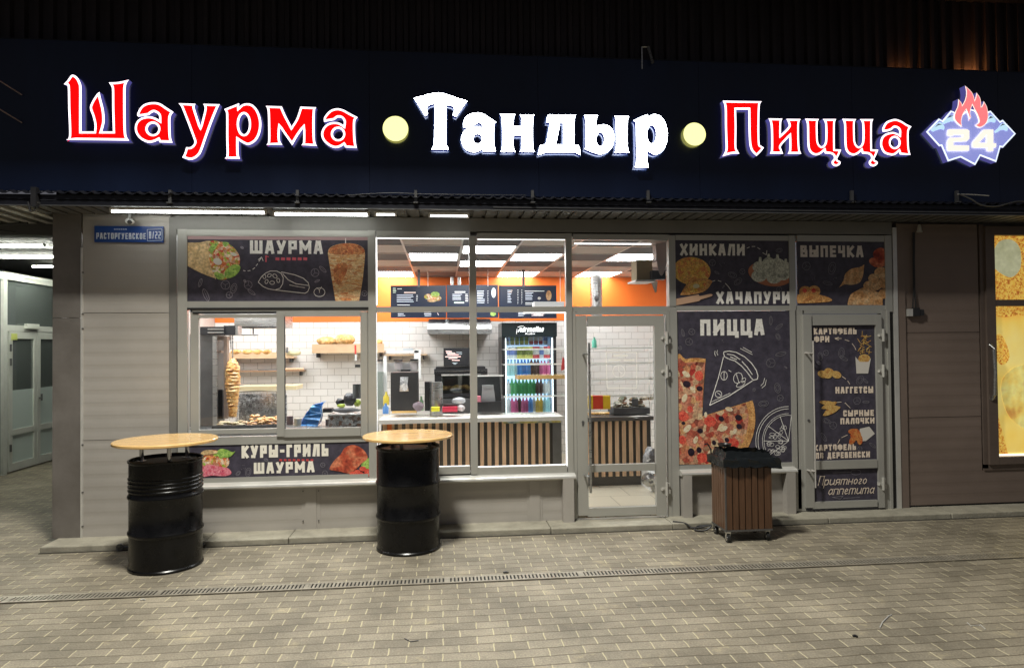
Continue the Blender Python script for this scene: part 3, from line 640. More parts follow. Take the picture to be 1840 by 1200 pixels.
# ================================================================ LETTERING IN STROKES
GL = {
'Ш':(1.1,[[(0,1),(0,0),(1,0),(1,1)],[(.5,1),(.5,0)]]),'А':(.8,[[(0,0),(.32,1),(.68,1),(1,0)],[(.15,.3),(.85,.3)]]),'У':(.8,[[(0,1),(.5,.3)],[(1,1),(.38,0),(.1,0)]]),
'Р':(.75,[[(0,0),(0,1),(1,1),(1,.42),(0,.42)]]),'М':(1.05,[[(0,0),(0,1),(.5,.35),(1,1),(1,0)]]),'К':(.78,[[(0,0),(0,1)],[(1,1),(.15,.5),(1,0)]]),'Ы':(1.0,[[(0,1),(0,0),(.62,0),(.62,.52),(0,.52)],[(1,1),(1,0)]]),
'-':(.5,[[(.05,.5),(.95,.5)]]),'Г':(.62,[[(0,0),(0,1),(1,1)]]),'И':(.85,[[(0,1),(0,0)],[(0,.12),(1,.88)],[(1,1),(1,0)]]),'Л':(.8,[[(0,0),(.3,1),(1,1),(1,0)]]),'Ь':(.75,[[(0,1),(0,0),(1,0),(1,.52),(0,.52)]]),
'Х':(.8,[[(0,0),(1,1)],[(0,1),(1,0)]]),'Н':(.8,[[(0,0),(0,1)],[(1,0),(1,1)],[(0,.5),(1,.5)]]),'Ч':(.75,[[(0,1),(0,.45),(1,.45)],[(1,1),(1,0)]]),'П':(.8,[[(0,0),(0,1),(1,1),(1,0)]]),
'В':(.75,[[(0,0),(0,1),(.85,1),(.85,.53),(0,.53)],[(0,0),(1,0),(1,.5)]]),'Е':(.68,[[(1,1),(0,1),(0,0),(1,0)],[(0,.5),(.85,.5)]]),'Ц':(.85,[[(0,1),(0,0),(.9,0),(.9,1)],[(.9,0),(1.12,0),(1.12,-.2)]]),
'О':(.75,[[(.15,0),(0,.15),(0,.85),(.15,1),(.85,1),(1,.85),(1,.15),(.85,0),(.15,0)]]),'Ф':(1.0,[[(.1,.2),(0,.3),(0,.75),(.1,.85),(.9,.85),(1,.75),(1,.3),(.9,.2),(.1,.2)],[(.5,1.02),(.5,0)]]),'Т':(.75,[[(0,1),(1,1)],[(.5,1),(.5,0)]]),
'Д':(.9,[[(0,-.18),(0,0),(1,0),(1,-.18)],[(.18,0),(.35,1),(.85,1),(.85,0)]]),'С':(.72,[[(1,.8),(.85,1),(.15,1),(0,.85),(0,.15),(.15,0),(.85,0),(1,.2)]]),'8':(.7,[[(0,0),(1,0),(1,1),(0,1),(0,0)],[(0,.5),(1,.5)]]),'2':(.7,[[(0,1),(1,1),(1,.5),(0,.5),(0,0),(1,0)]]),'/':(.5,[[(0,0),(1,1)]]),' ':(.45,[]),
'1':(.4,[[(.5,0),(.5,1)]]),
# italic lower case for the greeting and the drink name
'п':(.7,[[(0,0),(0,.95),(.1,1),(.9,1),(1,.9),(1,0)]]),'р':(.7,[[(0,-.6),(0,1)],[(0,.8),(.4,1),(.9,.95),(1,.6),(.9,.1),(.4,0),(0,.2)]]),'и':(.75,[[(0,1),(0,.15),(.3,0),(.7,.1),(1,.4)],[(1,1),(1,.1),(1.15,0)]]),
'я':(.7,[[(1,0),(1,1),(.3,1),(0,.8),(.1,.5),(1,.45)],[(.5,.45),(0,0)]]),'т':(1.05,[[(0,0),(0,.9),(.1,1),(.4,1),(.5,.85),(.5,0)],[(.5,.85),(.65,1),(.9,1),(1,.85),(1,0)]]),'н':(.7,[[(0,1),(0,0)],[(1,1),(1,0)],[(0,.5),(1,.5)]]),
'о':(.65,[[(.5,1),(.05,.75),(.05,.25),(.5,0),(.95,.25),(.95,.75),(.5,1)]]),'г':(.5,[[(.1,.85),(.4,1),(.9,.9),(.85,.65),(.15,.3),(.1,.1),(.4,0),(.9,.1)]]),'а':(.7,[[(.95,.8),(.5,1),(.05,.7),(.05,.25),(.4,0),(.95,.3)],[(1,1),(.95,.2),(1.15,0)]]),'е':(.6,[[(.1,.45),(.8,.6),(.85,.85),(.5,1),(.1,.75),(.05,.3),(.4,0),(.95,.15)]]),
'A':(.9,[[(0,0),(.6,1),(.95,1),(1,0)],[(.2,.4),(1,.4)]]),'d':(.65,[[(1,1.3),(.95,0)],[(1,.8),(.4,1),(0,.6),(.1,0),(.95,.2)]]),'r':(.5,[[(.1,0),(.2,1)],[(.2,.6),(.9,1)]]),'e':(.6,[[(.1,.5),(.9,.55),(.8,1),(.3,1),(0,.5),(.3,0),(.9,.1)]]),'n':(.65,[[(.1,0),(.1,1)],[(.1,.6),(.6,1),(1,.8),(1,0)]]),'a':(.65,[[(1,1),(.4,1),(0,.5),(.2,0),(.9,.2)],[(1,1),(1,0)]]),'l':(.3,[[(.5,1.4),(.5,0)]]),'i':(.3,[[(.5,1),(.5,0)],[(.5,1.25),(.5,1.35)]]),
'R':(.75,[[(0,0),(0,1),(1,1),(1,.5),(0,.5)],[(.4,.5),(1,0)]]),'U':(.75,[[(0,1),(0,0),(1,0),(1,1)]]),'S':(.7,[[(1,1),(0,1),(0,.5),(1,.5),(1,0),(0,0)]]),'H':(.75,[[(0,0),(0,1)],[(1,0),(1,1)],[(0,.5),(1,.5)]]),
}
CNT = [0]; LM = None
def stroke(mb, a, c, hw, Y, ext0, ext1):
    a, c = Vector(a), Vector(c); d = c-a
    if d.length < 1e-7: return
    d.normalize(); n = Vector((-d.y, d.x))*hw; a = a-d*ext0; c = c+d*ext1
    CNT[0] = (CNT[0]+1) % 7; y = Y-CNT[0]*.00016
    mb.quad(*[(s.x, y, s.y) for s in (a-n, c-n, c+n, a+n)])
def text(mb, s, px0, py0, px1, py1, Y, wt=.2, gap=.22, shear=0, lower=None):
    """letters filling a survey rectangle on plane Y; py0 top of capitals, py1 baseline (taken at left edge), sheared baselines follow dy"""
    x0, z1 = P(px0, py0, Y); x1, _ = P(px1, py0, Y); z0 = P(px0, py1, Y)[1]; H = z1-z0
    t = wt*H; tot = sum(GL[c][0] for c in s) + gap*(len(s)-1); u = (x1-x0)/tot; x = x0
    for c in s:
        w_, st = GL[c]; lw = w_*u; hh = H
        if lower and c in lower: hh = H*lower[c]
        for pl in st:
            n = len(pl)
            q = []
            for (a, b_) in pl:
                X_ = x + t/2 + a*(lw-t) + 0; Z_ = z0 + t/2 + b_*(hh-t)
                q.append((X_ + shear*(Z_-z0), Z_))
            for i in range(n-1): stroke(mb, q[i], q[i+1], t/2, Y, t*.5 if True else 0, t*.5)
        x += lw + gap*u
# ================================================================ POSTERS
YP = -.006
def poster(name, label, r, cat='poster', group=None, mat=None, Y=-.003, depth=.01):
    x0, x1, z0, z1 = rect(*r, Y)
    t = thing(name, label, cat, ((x0+x1)/2, Y, z0), group)
    MB().box(x0, x1, Y, Y+depth, z0, z1).build('backing', mat or m_slate, t)
    return t
def pp(mb, pts, Y, sm=3):
    mb.poly(smooth_loop([P(p[0], p[1], Y)+tuple(p[2:]) for p in pts], sm) if sm else [P(p[0], p[1], Y) for p in pts], Y)
def pe(mb, cx, cy, rx, ry, Y, rot=0, n=20): pp(mb, ell(cx, cy, rx, ry, n, rot=rot), Y, 0)
def doodle(mb, cx, cy, r, Y, rnd, w=.8):
    """small chalk drawing: onion ring, leaf or tomato slice"""
    k_ = rnd.choice('olst'); a = rnd.uniform(0, 180)
    if k_ == 'o': poly_line(mb, ell(cx, cy, r, r*.6, 12, rot=a), w, Y, True); poly_line(mb, ell(cx, cy, r*.6, r*.35, 10, rot=a), w, Y, True)
    elif k_ == 'l':
        poly_line(mb, ell(cx, cy, r, r*.35, 10, rot=a), w, Y, True); line(mb, (cx-r*math.cos(math.radians(a)), cy-r*math.sin(math.radians(a))), (cx+r*math.cos(math.radians(a)), cy+r*math.sin(math.radians(a))), w*.7, Y)
    elif k_ == 's':
        for i in range(6): q = rnd.uniform(0, 6.28); e_ = rnd.uniform(.2, 1)*r; line(mb, (cx+e_*math.cos(q), cy+e_*math.sin(q)), (cx+e_*math.cos(q)+1.2, cy+e_*math.sin(q)+.6), w, Y)
    else:
        poly_line(mb, ell(cx, cy, r*.8, r*.8, 12), w, Y, True)
        for i in range(3): q = a+i*2.1; line(mb, (cx, cy), (cx+r*.7*math.cos(q), cy+r*.7*math.sin(q)), w*.7, Y)
def doodles(t, spots, Y, seed, mat=None, w=.75):
    rnd = random.Random(seed)
    for cx, cy, r in spots: b = MB(); doodle(b, cx, cy, r, Y, rnd, w); b.build('chalk_doodle', mat or m_chalkd, t)
m_wrap = PIC('flatbread_print', [(.50,.32,.14),(.62,.44,.22),(.70,.53,.30)], 14, kind='noise')
m_fill = PIC('filling_print', [(.55,.03,.02),(.70,.30,.10),(.80,.70,.52),(.40,.08,.03),(.28,.52,.06),(.72,.08,.04)], 42)
m_lettuce = PIC('lettuce_print', [(.20,.38,.05),(.45,.62,.15),(.12,.28,.05)], 60)
m_spit = PIC('doner_meat_print', [(.62,.30,.10),(.72,.55,.30),(.50,.18,.06),(.78,.64,.38)], 26, stretch=(1,1,3.2))
m_spitd = PIC('doner_crust_print', [(.50,.12,.04),(.65,.28,.10),(.30,.08,.03)], 40)
m_meat = PIC('roast_meat_print', [(.20,.02,.012),(.42,.07,.03),(.60,.20,.10),(.34,.045,.02)], 13, kind='noise')
m_tomato = PIC('tomato_print', [(.55,.04,.03),(.75,.13,.08),(.62,.08,.05)], 40)
m_onion = PIC('onion_print', [(.50,.03,.09),(.75,.30,.35),(.60,.05,.10)], 60)
m_cheese = PIC('cheese_bread_print', [(.62,.36,.06),(.72,.50,.14),(.60,.20,.07),(.70,.45,.10)], 34)
m_crust = PIC('crust_print', [(.55,.25,.07),(.68,.38,.14),(.42,.17,.05)], 30)
m_dump = PIC('dumpling_print', [(.42,.44,.36),(.60,.61,.52),(.30,.32,.27)], 26, kind='noise')
m_clay = M('clay_plate_print', (.42,.16,.08), .5, var=.2, scale=20)
m_bun = PIC('bun_print', [(.42,.20,.07),(.58,.33,.15),(.64,.44,.25)], 18, kind='noise')
m_pizza = PIC('pizza_print', [(.36,.02,.02),(.60,.34,.15),(.50,.08,.05),(.70,.55,.33),(.34,.05,.03),(.60,.24,.15),(.16,.02,.015),(.58,.38,.22),(.48,.14,.08)], 20)
m_olive = M('olive_print', (.03,.018,.03), .35, var=.5, scale=60)
m_pink = M('pink_film', (.42,.27,.28), .4)
m_paper = M('white_paper_print', (.60,.57,.52), .5)
# --- shawarma poster (top left)
t = poster('food_poster', 'dark poster with a wrap and a stacked meat spit, above the serving hatch', (336,424.5,662,542), group=None)
b = MB(); text(b, 'ШАУРМА', 449, 432, 580, 456, YP, .23); b.build('lettering', m_chalk, t)
b = MB(); x0, x1, z0, z1 = rect(337,425,661,431,YP); b.quad((x0,YP+.0015,z0),(x1,YP+.0015,z0),(x1,YP+.0015,z1),(x0,YP+.0015,z1)); b.build('pink_band', m_pink, t)
b = MB(); line(b,(478,459),(478,471),2.6,YP); line(b,(478,460),(483,462),1.6,YP)
for x in (495,505,515,525,535,545): line(b,(x,465),(x+7,465.5),5,YP)
b.build('red_lettering', M('red_chalk', (.55,.10,.13), .5), t)
b = MB(); pp(b, [(337,436,1),(358,436),(376,433),(395,442),(392,470),(388,500),(386,500),(362,491),(337,478,1)], YP-.001); b.build('flatbread', m_wrap, t)
b = MB(); pp(b, [(376,436),(396,434),(415,441),(428,455),(431,470),(425,490),(414,498),(398,503),(384,492),(377,470)], YP-.002, 4); b.build('filling', m_fill, t)
b = MB(); pp(b, [(405,486),(420,475),(431,478),(430,487),(420,497),(405,500)], YP-.003); pp(b, [(384,490),(400,492),(403,500),(392,502)], YP-.003); pp(b, [(377,443),(392,436),(386,448),(379,455)], YP-.003); pp(b,[(400,435),(412,437),(404,444)],YP-.003); each(b, 'lettuce', m_lettuce, t)
b = MB(); pe(b, 391, 470, 8, 6, YP-.004, 20); pe(b, 420, 457, 6, 3, YP-.004, 20); pe(b, 384, 487, 3, 2, YP-.004); each(b, 'sauce', m_paper, t)
b = MB(); pp(b, [(589,455,1),(593,445),(612,438),(637,438),(653,446),(656,458,1),(652,500),(645,542,1),(603,542,1),(596,500)], YP-.001); b.build('meat_spit', m_spit, t)
b = MB(); pp(b, [(590,453),(596,444),(615,438),(640,439),(654,448),(652,456),(620,458),(600,457)], YP-.002); pp(b, [(602,478),(618,472),(625,480),(618,500),(608,512),(600,500)], YP-.002); pe(b, 622, 538, 10, 3.5, YP-.002); each(b, 'meat_crust', m_spitd, t)
b = MB(); line(b,(621,428),(621,438),1.4,YP); b.build('spit_rod', m_chalk, t)
b = MB()
poly_line(b, [(437,486),(441,487)], 1.1, YP); poly_line(b, [(445,487),(450,486)], 1.1, YP); poly_line(b, [(454,484),(458,481)], 1.1, YP); poly_line(b, [(460,478),(463,474)], 1.1, YP); poly_line(b,[(465,470),(469,464)],1.1,YP); poly_line(b, [(464,467),(470,462),(473,469)], 1.1, YP)
poly_line(b, [(464,507),(470,497),(477,491),(486,487),(497,487),(505,491),(509,499),(508,510),(503,518),(494,521),(482,519),(473,515),(464,507)], 1.2, YP)
poly_line(b, [(505,489),(512,490),(530,494),(545,500),(554,508),(556,517),(553,524),(548,527),(530,525),(494,521)], 1.2, YP)
poly_line(b, [(508,492),(518,503),(532,510),(554,513)], 1.2, YP); poly_line(b, [(520,512),(535,515),(548,517)], .9, YP)
for cx, cy, r in ((475,497,4),(484,495,4),(494,496,4.5),(479,506,4),(489,508,4.5),(500,504,4)): poly_line(b, ell(cx, cy, r, r*.7, 8, rot=cx*7), .9, YP, True)
poly_line(b, ell(574,525,10,8,14), .9, YP, True); poly_line(b, [(569,517),(574,521),(578,515),(574,521),(574,526)], .9, YP)
b.build('chalk_wrap_drawing', m_chalk, t)
doodles(t, [(360,508,8),(370,530,12),(405,512,10),(420,518,9),(446,512,9),(452,525,8),(412,530,7),(566,490,9),(580,484,8),(570,505,5),(655,527,6),(435,445,3),(440,505,3)], YP, 3, M('mid_chalk_print', (.30,.28,.32), .5))
# --- grill poster (bottom left)
t = poster('food_poster', 'long low dark poster about grilled chicken and wraps, under the serving hatch', (337,796,664,857))
m_cream = M('cream_print', (.82,.78,.68), .5, var=.1)
LM = m_cream; LM = m_cream; b = MB(); text(b, 'КУРЫ-ГРИЛЬ', 434, 800.5, 590, 823, YP, .24); b.build('lettering', LM, t); b = MB(); text(b, 'ШАУРМА', 456, 831, 565, 851, YP, .25); b.build('lettering', m_cream, t)
b = MB()
for x in (502,510,518,526,534,542,550,558): line(b, (x,826),(x+5,826.5), 3.4, YP)
b.build('red_lettering', m_redp, t)
b = MB(); pp(b, [(364,812),(380,808),(400,812),(408,818),(412,832),(402,842),(380,842),(364,838)], YP-.001); b.build('filling', m_fill, t)
b = MB(); pp(b, [(364,840),(375,834),(395,838),(410,841),(416,850),(404,855),(380,854),(364,856)], YP-.002); b.build('onion', m_onion, t)
b = MB(); pp(b, [(388,815),(396,806),(408,808),(418,812),(423,810),(414,820),(402,822),(392,820)], YP-.003); pp(b, [(652,830),(664,822),(664,842),(650,838)], YP-.001); each(b, 'lettuce', m_lettuce, t)
b = MB(); pp(b, [(362,812),(372,808),(388,810),(390,814),(375,816),(362,818)], YP-.0045); b.build('flatbread', m_wrap, t)
b = MB(); pp(b, [(592,842),(600,828),(612,816),(620,804),(634,799),(648,804),(658,814),(660,824),(650,832),(640,842),(628,850),(612,847),(600,845)], YP-.002, 4); b.build('roast_chicken', m_meat, t)
b = MB()
for cx, cy in ((642,848),(652,842),(660,846),(634,851),(648,852),(658,853)): pe(b, cx, cy, 6, 4.4, YP-.003-.0003*(cx%5))
each(b, 'tomato', m_tomato, t)
doodles(t, [(436,842,7),(446,848,8),(428,850,5),(580,835,5),(584,850,6),(478,826,4)], YP, 5)
# --- khinkali / khachapuri
t = poster('food_poster', 'dark poster of dumplings and cheese bread, directly above the large pizza poster', (1214,431,1421,549.5))
LM = m_chalk; LM = m_chalk; b = MB(); text(b, 'ХИНКАЛИ', 1222, 438, 1338, 459, YP, .24); b.build('lettering', LM, t); b = MB(); text(b, 'ХАЧАПУРИ', 1287, 524, 1419, 546, YP, .24); b.build('lettering', m_chalk, t)
b = MB(); pe(b, 1243, 487, 34, 25, YP-.001, 6, 28); b.build('cheese_bread', m_cheese, t)
b = MB(); pp(b, [(1222,530,1),(1236,508),(1255,499),(1276,503),(1279,508),(1268,522),(1250,528),(1235,530)], YP-.002); b.build('boat_crust', m_crust, t)
b = MB(); pp(b, [(1232,524),(1242,510),(1256,504),(1270,507),(1262,519),(1248,525)], YP-.003); b.build('boat_filling', m_cheese, t)
b = MB(); pe(b, 1251, 514, 6, 4, YP-.004); b.build('egg', M('egg_print', (.6,.55,.35), .4), t)
b = MB(); pp(b, [(1214,537,1),(1256,529,1),(1258,532),(1277,528),(1279,532),(1259,538,1),(1256,541,1),(1214,549,1)], YP-.0045); b.build('rolling_pin', M('rolling_pin_print', (.52,.33,.22), .5, var=.1), t)
b = MB(); pe(b, 1384, 492, 40, 22, YP-.001, 10, 26); b.build('clay_plate', m_clay, t)
b = MB()
for i, (cx, cy, r) in enumerate(((1397,474,13),(1412,480,11),(1366,480,14),(1386,487,14),(1406,493,14),(1364,496,14),(1391,499,14),(1381,470,10))):
    Y = YP-.002-i*.0004; c = ell(cx, cy, r, r*.78, 16); pp(b, c, Y, 0)
    pp(b, [(cx-3,cy-r*.7),(cx-2,cy-r-4),(cx+2,cy-r-4),(cx+3,cy-r*.7)], Y-.0001, 0)
each(b, 'dumpling', m_dump, t)
b = MB()
for cx, cy, r in ((1366,480,12),(1386,487,12),(1406,493,12),(1364,496,12),(1391,499,12),(1397,474,11)):
    for a in (-1,-.5,0,.5,1): line(b, (cx+a*3, cy-r*.6), (cx+a*r*.75, cy+r*.45), .5, YP-.0062)
b.build('pleats', M('pleat_print', (.26,.26,.22), .5), t)
b = MB(); poly_line(b, [(1342,446),(1347,444)], 1, YP); poly_line(b, [(1351,443),(1357,443)], 1, YP); poly_line(b, [(1361,445),(1366,448)], 1, YP); poly_line(b, [(1370,454),(1377,458),(1378,450)], 1, YP); poly_line(b, [(1279,506),(1285,504)], 1, YP); poly_line(b, [(1290,504),(1296,506)], 1, YP); poly_line(b, [(1303,509),(1308,514),(1313,521)], 1, YP)
b.build('chalk_arrows', m_chalk, t)
doodles(t, [(1280,472,7),(1300,474,8),(1288,490,5),(1316,494,8),(1326,506,8),(1334,488,6),(1400,450,6),(1300,515,3),(1400,520,6)], YP, 9)
# --- pastry poster
t = poster('food_poster', 'dark poster of buns and pastries, at the top above the side door', (1432.5,433,1591.5,548.5))
b = MB(); text(b, 'ВЫПЕЧКА', 1438, 441, 1551, 462, YP, .24); b.build('lettering', M('chalk_shaded_print', (.72,.66,.62), .5, var=.2, scale=45), t)
b = MB()
for i, (cx, cy, rx, ry, r) in enumerate(((1580,455,12,9,-30),(1575,472,14,8,20),(1588,465,8,14,10))): pe(b, cx, cy, rx, ry, YP-.001-i*.0003, r)
each(b, 'dark_pastry', m_meat, t)
b = MB()
for i, (cx, cy, rx, ry, r) in enumerate(((1583,490,12,10,0),(1570,500,10,8,0),(1588,508,9,10,0),(1573,511,12,11,0),(1560,512,9,7,-20),(1587,528,9,9,0))): pe(b, cx, cy, rx, ry, YP-.002-i*.0004, r)
pp(b, [(1507,517,1),(1515,505),(1519,492),(1530,483),(1545,480),(1553,475,1),(1552,486),(1550,498),(1544,508),(1530,512),(1518,511)], YP-.002)
pp(b, [(1523,545),(1528,530),(1540,522),(1555,516),(1572,522),(1585,532),(1586,548,1),(1524,548,1)], YP-.0048)
each(b, 'bun', m_bun, t)
b = MB(); pe(b, 1447, 524, 11, 10, YP-.001); pe(b, 1463, 523, 11, 10, YP-.0015); pp(b, [(1433,530),(1450,528),(1470,529),(1485,533),(1495,538),(1490,542),(1465,544),(1440,545),(1433,543)], YP-.002); each(b, 'croissant', m_crust, t)
b = MB(); pe(b, 1446, 522, 4, 4, YP-.003); pe(b, 1462, 522, 4, 4, YP-.003); each(b, 'jam', m_tomato, t)
doodles(t, [(1449,478,9),(1460,496,7),(1495,482,11),(1487,509,9),(1500,500,4)], YP, 12)
# --- pizza poster
t = poster('food_poster', 'large dark poster of a cut pizza with a chalk slice drawing', (1215,559,1423,834))
b = MB(); text(b, 'ПИЦЦА', 1258, 574, 1373, 603, YP, .25); b.build('lettering', m_chalk, t)
pc, R_ = (1261,746), 102
b = MB(); pp(b, [(1215.5,650),(1232,645),(1250,643),(1268,644.5,1),(1264,700),(1262,748,1),(1352,719,1),(1356,735),(1357,760),(1352,785),(1343,806),(1325,834,1),(1219,834,1)], YP-.001, 4); b.build('pizza_crust', m_crust, t)
b = MB(); pp(b, [(1216,657),(1232,652),(1250,650),(1267.5,651,1),(1263.5,700),(1262,749,1),(1340,724,1),(1345,745),(1343,768),(1336,792),(1322,815),(1312,834,1),(1219,834,1)], YP-.002, 4); b.build('pizza', m_pizza, t)
b = MB(); rnd = random.Random(4)
for i, (cx, cy, r) in enumerate(((1234,690,8),(1257,698,6),(1296,752,6),(1327,750,7),(1258,774,6),(1328,766,6),(1242,812,8),(1256,808,6),(1283,795,5),(1228,760,4),(1306,790,5))): pe(b, cx, cy, r*.9, r*.75, YP-.003-.0002*(i%4), rnd.uniform(0,90))
each(b, 'olive', m_olive, t)
b = MB()
for i, (cx, cy, r) in enumerate(((1228,748,10),(1276,757,11),(1318,796,10),(1262,822,10),(1256,675,9),(1226,790,8),(1300,815,8),(1240,735,6))): pe(b, cx, cy, r, r*.85, YP-.0026-.0001*(i%3), rnd.uniform(0,90))
each(b, 'tomato', m_tomato, t)
b = MB()
for i, (cx, cy, r) in enumerate(((1233,672,8),(1245,700,7),(1230,715,8),(1235,770,9),(1300,770,8),(1280,812,9),(1310,735,7),(1250,790,7),(1320,775,6),(1268,745,5))): pe(b, cx, cy, r, r*.55, YP-.0034-.0001*(i%3), rnd.uniform(0,180))
each(b, 'cheese', PIC('melted_cheese_print', [(.70,.58,.36),(.76,.68,.50),(.62,.42,.22)], 50), t)
b = MB()
poly_line(b, [(1300,635),(1301,632),(1310,630.5),(1323,633),(1338,641),(1350,652),(1359,665),(1362,675),(1361,681),(1353,683)], 1.6, YP)
poly_line(b, [(1300,635),(1302,641),(1310,645),(1320,648),(1332,657),(1342,668),(1350,679),(1354,683)], 1.6, YP)
poly_line(b, [(1300,641),(1291,678),(1275,728)], 1.5, YP); poly_line(b, [(1275,728),(1310,711),(1352,684)], 1.8, YP); poly_line(b, [(1278,722),(1312,706)], 1, YP)
for q in ([(1306,636),(1318,638),(1330,646)],[(1333,649),(1343,660),(1352,673)],[(1312,641),(1324,646)]): poly_line(b, q, 1.5, YP)
for cx, cy, rx, ry, ro in ((1301,675,6,8,0),(1326,679,8,10,20),(1291,708,6,6,0),(1331,690,9,4,-30),(1336,683,5,3,-50)): poly_line(b, ell(cx,cy,rx,ry,10,rot=ro), 1.1, YP, True)
for q in ([(1301,668),(1301,682)],[(1323,672),(1328,688)],[(1309,665),(1314,668)],[(1289,705),(1295,710)]): poly_line(b, q, 1.1, YP)
for q in ([(1285,630),(1284,635),(1286,640)],[(1289,629),(1288,634),(1290,638)],[(1330,626),(1352,637)],[(1335,624),(1351,633)],[(1367,693),(1372,688),(1374,679)],[(1369,697),(1375,692),(1377,682)]): poly_line(b, q, 1, YP)
b.build('chalk_slice_drawing', m_chalk, t); b = MB()
cx, cy = 1417, 792
for r in (59, 55, 47, 44): poly_line(b, [q for q in ell(cx, cy, r, r*1.05, 48) if q[0] < 1423 and q[1] < 834], 1.0 if r > 50 else .8, YP)
for a in (145, 180, 215, 250, 285):
    q = (cx+45*math.cos(math.radians(a)), cy+47*math.sin(math.radians(a)))
    line(b, (cx,cy), (min(q[0],1422), q[1]), 1, YP)
rnd = random.Random(8)
for i in range(26):
    a, rr = math.radians(rnd.uniform(120, 262)), rnd.uniform(10, 40); q = (cx+rr*math.cos(a), cy+rr*math.sin(a))
    if q[0] < 1417 and q[1] < 828: poly_line(b, ell(q[0], q[1], rnd.uniform(2.5,5), rnd.uniform(2,4), 8), .7, YP, True)
b.build('chalk_pizza_drawing', m_chalk, t)
doodles(t, [(1227,598,7),(1243,596,7),(1238,614,8),(1222,625,4),(1385,576,8),(1400,587,8),(1398,605,6),(1385,652,10),(1403,636,10),(1397,697,9),(1402,715,7),(1372,725,9),(1355,700,3),(1298,612,4),(1412,660,3)], YP, 21, M('mid_chalk_print2', (.19,.18,.20), .5))
# --- snack posters on the side door
YD = -.024
t = poster('food_poster', 'tall narrow dark poster of fries and nuggets on the side door', (1461,583.5,1577,828), Y=YD+.003)
m_creamd = M('dim_cream_print', (.78,.66,.54), .5, var=.1)
LM = m_creamd; b = MB()
LM = m_creamd; text(b, 'КАРТОФЕЛЬ', 1462, 589, 1539, 601, YD, .26); b.build('lettering', LM, t); b = MB(); text(b, 'ФРИ', 1463, 604, 1490, 615, YD, .26); b.build('lettering', LM, t); b = MB(); text(b, 'НАГГЕТСЫ', 1501, 695, 1569, 707, YD, .26)
b.build('lettering', LM, t); b = MB(); text(b, 'СЫРНЫЕ', 1515, 737, 1570, 748, YD, .26); b.build('lettering', LM, t); b = MB(); text(b, 'ПАЛОЧКИ', 1510, 751, 1571, 762, YD, .26); b.build('lettering', LM, t); b = MB(); text(b, 'КАРТОФЕЛЬ', 1463, 799, 1538, 810, YD, .26); b.build('lettering', LM, t); b = MB(); text(b, 'ПО ДЕРЕВЕНСКИ', 1465, 813, 1563, 824, YD, .26)
b.build('lettering', m_creamd, t)
m_fry = PIC('fries_print', [(.52,.30,.08),(.62,.42,.14),(.42,.18,.05)], 60)
b = MB(); rnd = random.Random(2)
for i in range(26):
    cx, cy = rnd.uniform(1543,1562), rnd.uniform(594,634); a = rnd.uniform(0, 3.14); line(b, (cx-5*math.cos(a), cy-5*math.sin(a)), (cx+5*math.cos(a), cy+5*math.sin(a)), 1.3, YD)
pe(b, 1553, 645, 11, 9, YD-.001)
for i, (cx, cy) in enumerate(((1478,672),(1490,668),(1503,673),(1486,673))): pe(b, cx, cy, 9, 6.5, YD-.001-i*.0003, 20)
for i in range(5): pe(b, 1484+rnd.uniform(-8,14), 724+i*4, 15, 4, YD-.001-i*.0003, rnd.uniform(-25,10))
b.build('fried_snacks', m_fry, t)
b = MB(); pp(b, [(1537,641),(1545,650),(1560,650),(1565,643),(1560,671),(1539,671)], YD-.002, 0); pp(b, [(1545,770),(1562,766),(1572,779),(1556,792),(1543,793)], YD-.001, 0); each(b, 'paper_cone', m_paper, t)
b = MB()
for i, (cx, cy) in enumerate(((1533,775),(1536,785),(1541,778),(1545,790),(1532,790))): pe(b, cx, cy, 9, 5, YD-.002-i*.0003, 30*i)
each(b, 'potato_wedge', PIC('wedges_print', [(.55,.12,.03),(.62,.28,.08),(.45,.08,.02)], 50), t)
b = MB(); poly_line(b, [(1507,606),(1500,608),(1507,611)], 1, YD); poly_line(b,[(1500,608),(1512,608)],1,YD); poly_line(b,[(1518,610),(1526,613)],1,YD); poly_line(b,[(1531,617),(1536,624),(1538,629)],1,YD); poly_line(b,[(1513,676),(1520,681)],1,YD); poly_line(b,[(1523,684),(1527,690)],1,YD); poly_line(b,[(1502,723),(1512,722)],1,YD); poly_line(b,[(1518,723),(1528,733)],1,YD); poly_line(b,[(1523,781),(1512,786)],1,YD); poly_line(b,[(1509,789),(1505,797)],1,YD)
b.build('chalk_arrows', m_creamd, t)
doodles(t, [(1474,640,7),(1484,634,6),(1471,652,4),(1512,634,9),(1516,644,8),(1545,683,9),(1555,684,6),(1540,720,8),(1556,722,6),(1485,756,7),(1497,764,8),(1480,785,9),(1492,795,6),(1545,806,5),(1568,800,7)], YD, 31)
t = poster('food_poster', 'small dark poster with a handwritten greeting at the foot of the side door', (1461,841,1577,901), Y=YD+.003)
LM = m_creamd; b = MB(); LW = {c: .62 for c in 'риятногопе' + 'а'}
LM = m_creamd; text(b, 'Приятного', 1469, 855, 1556, 872, YD, .085, .16, .28, LW); b.build('lettering', LM, t); b = MB(); text(b, 'аппетита', 1487, 876, 1569, 889, YD, .11, .16, .28, {c: .85 for c in 'апетиа'}); b.build('lettering', m_creamd, t)
b = MB(); poly_line(b, ell(1538,848,9,5,12), .8, YD, True); poly_line(b, [(1496,849),(1529,848)], 1.2, YD); poly_line(b, [(1515,895),(1545,893)], 1.2, YD); poly_line(b, [(1495,893),(1510,896),(1515,891),(1495,893)], 1.2, YD); b.build('chalk_doodles', m_chalkd, t)
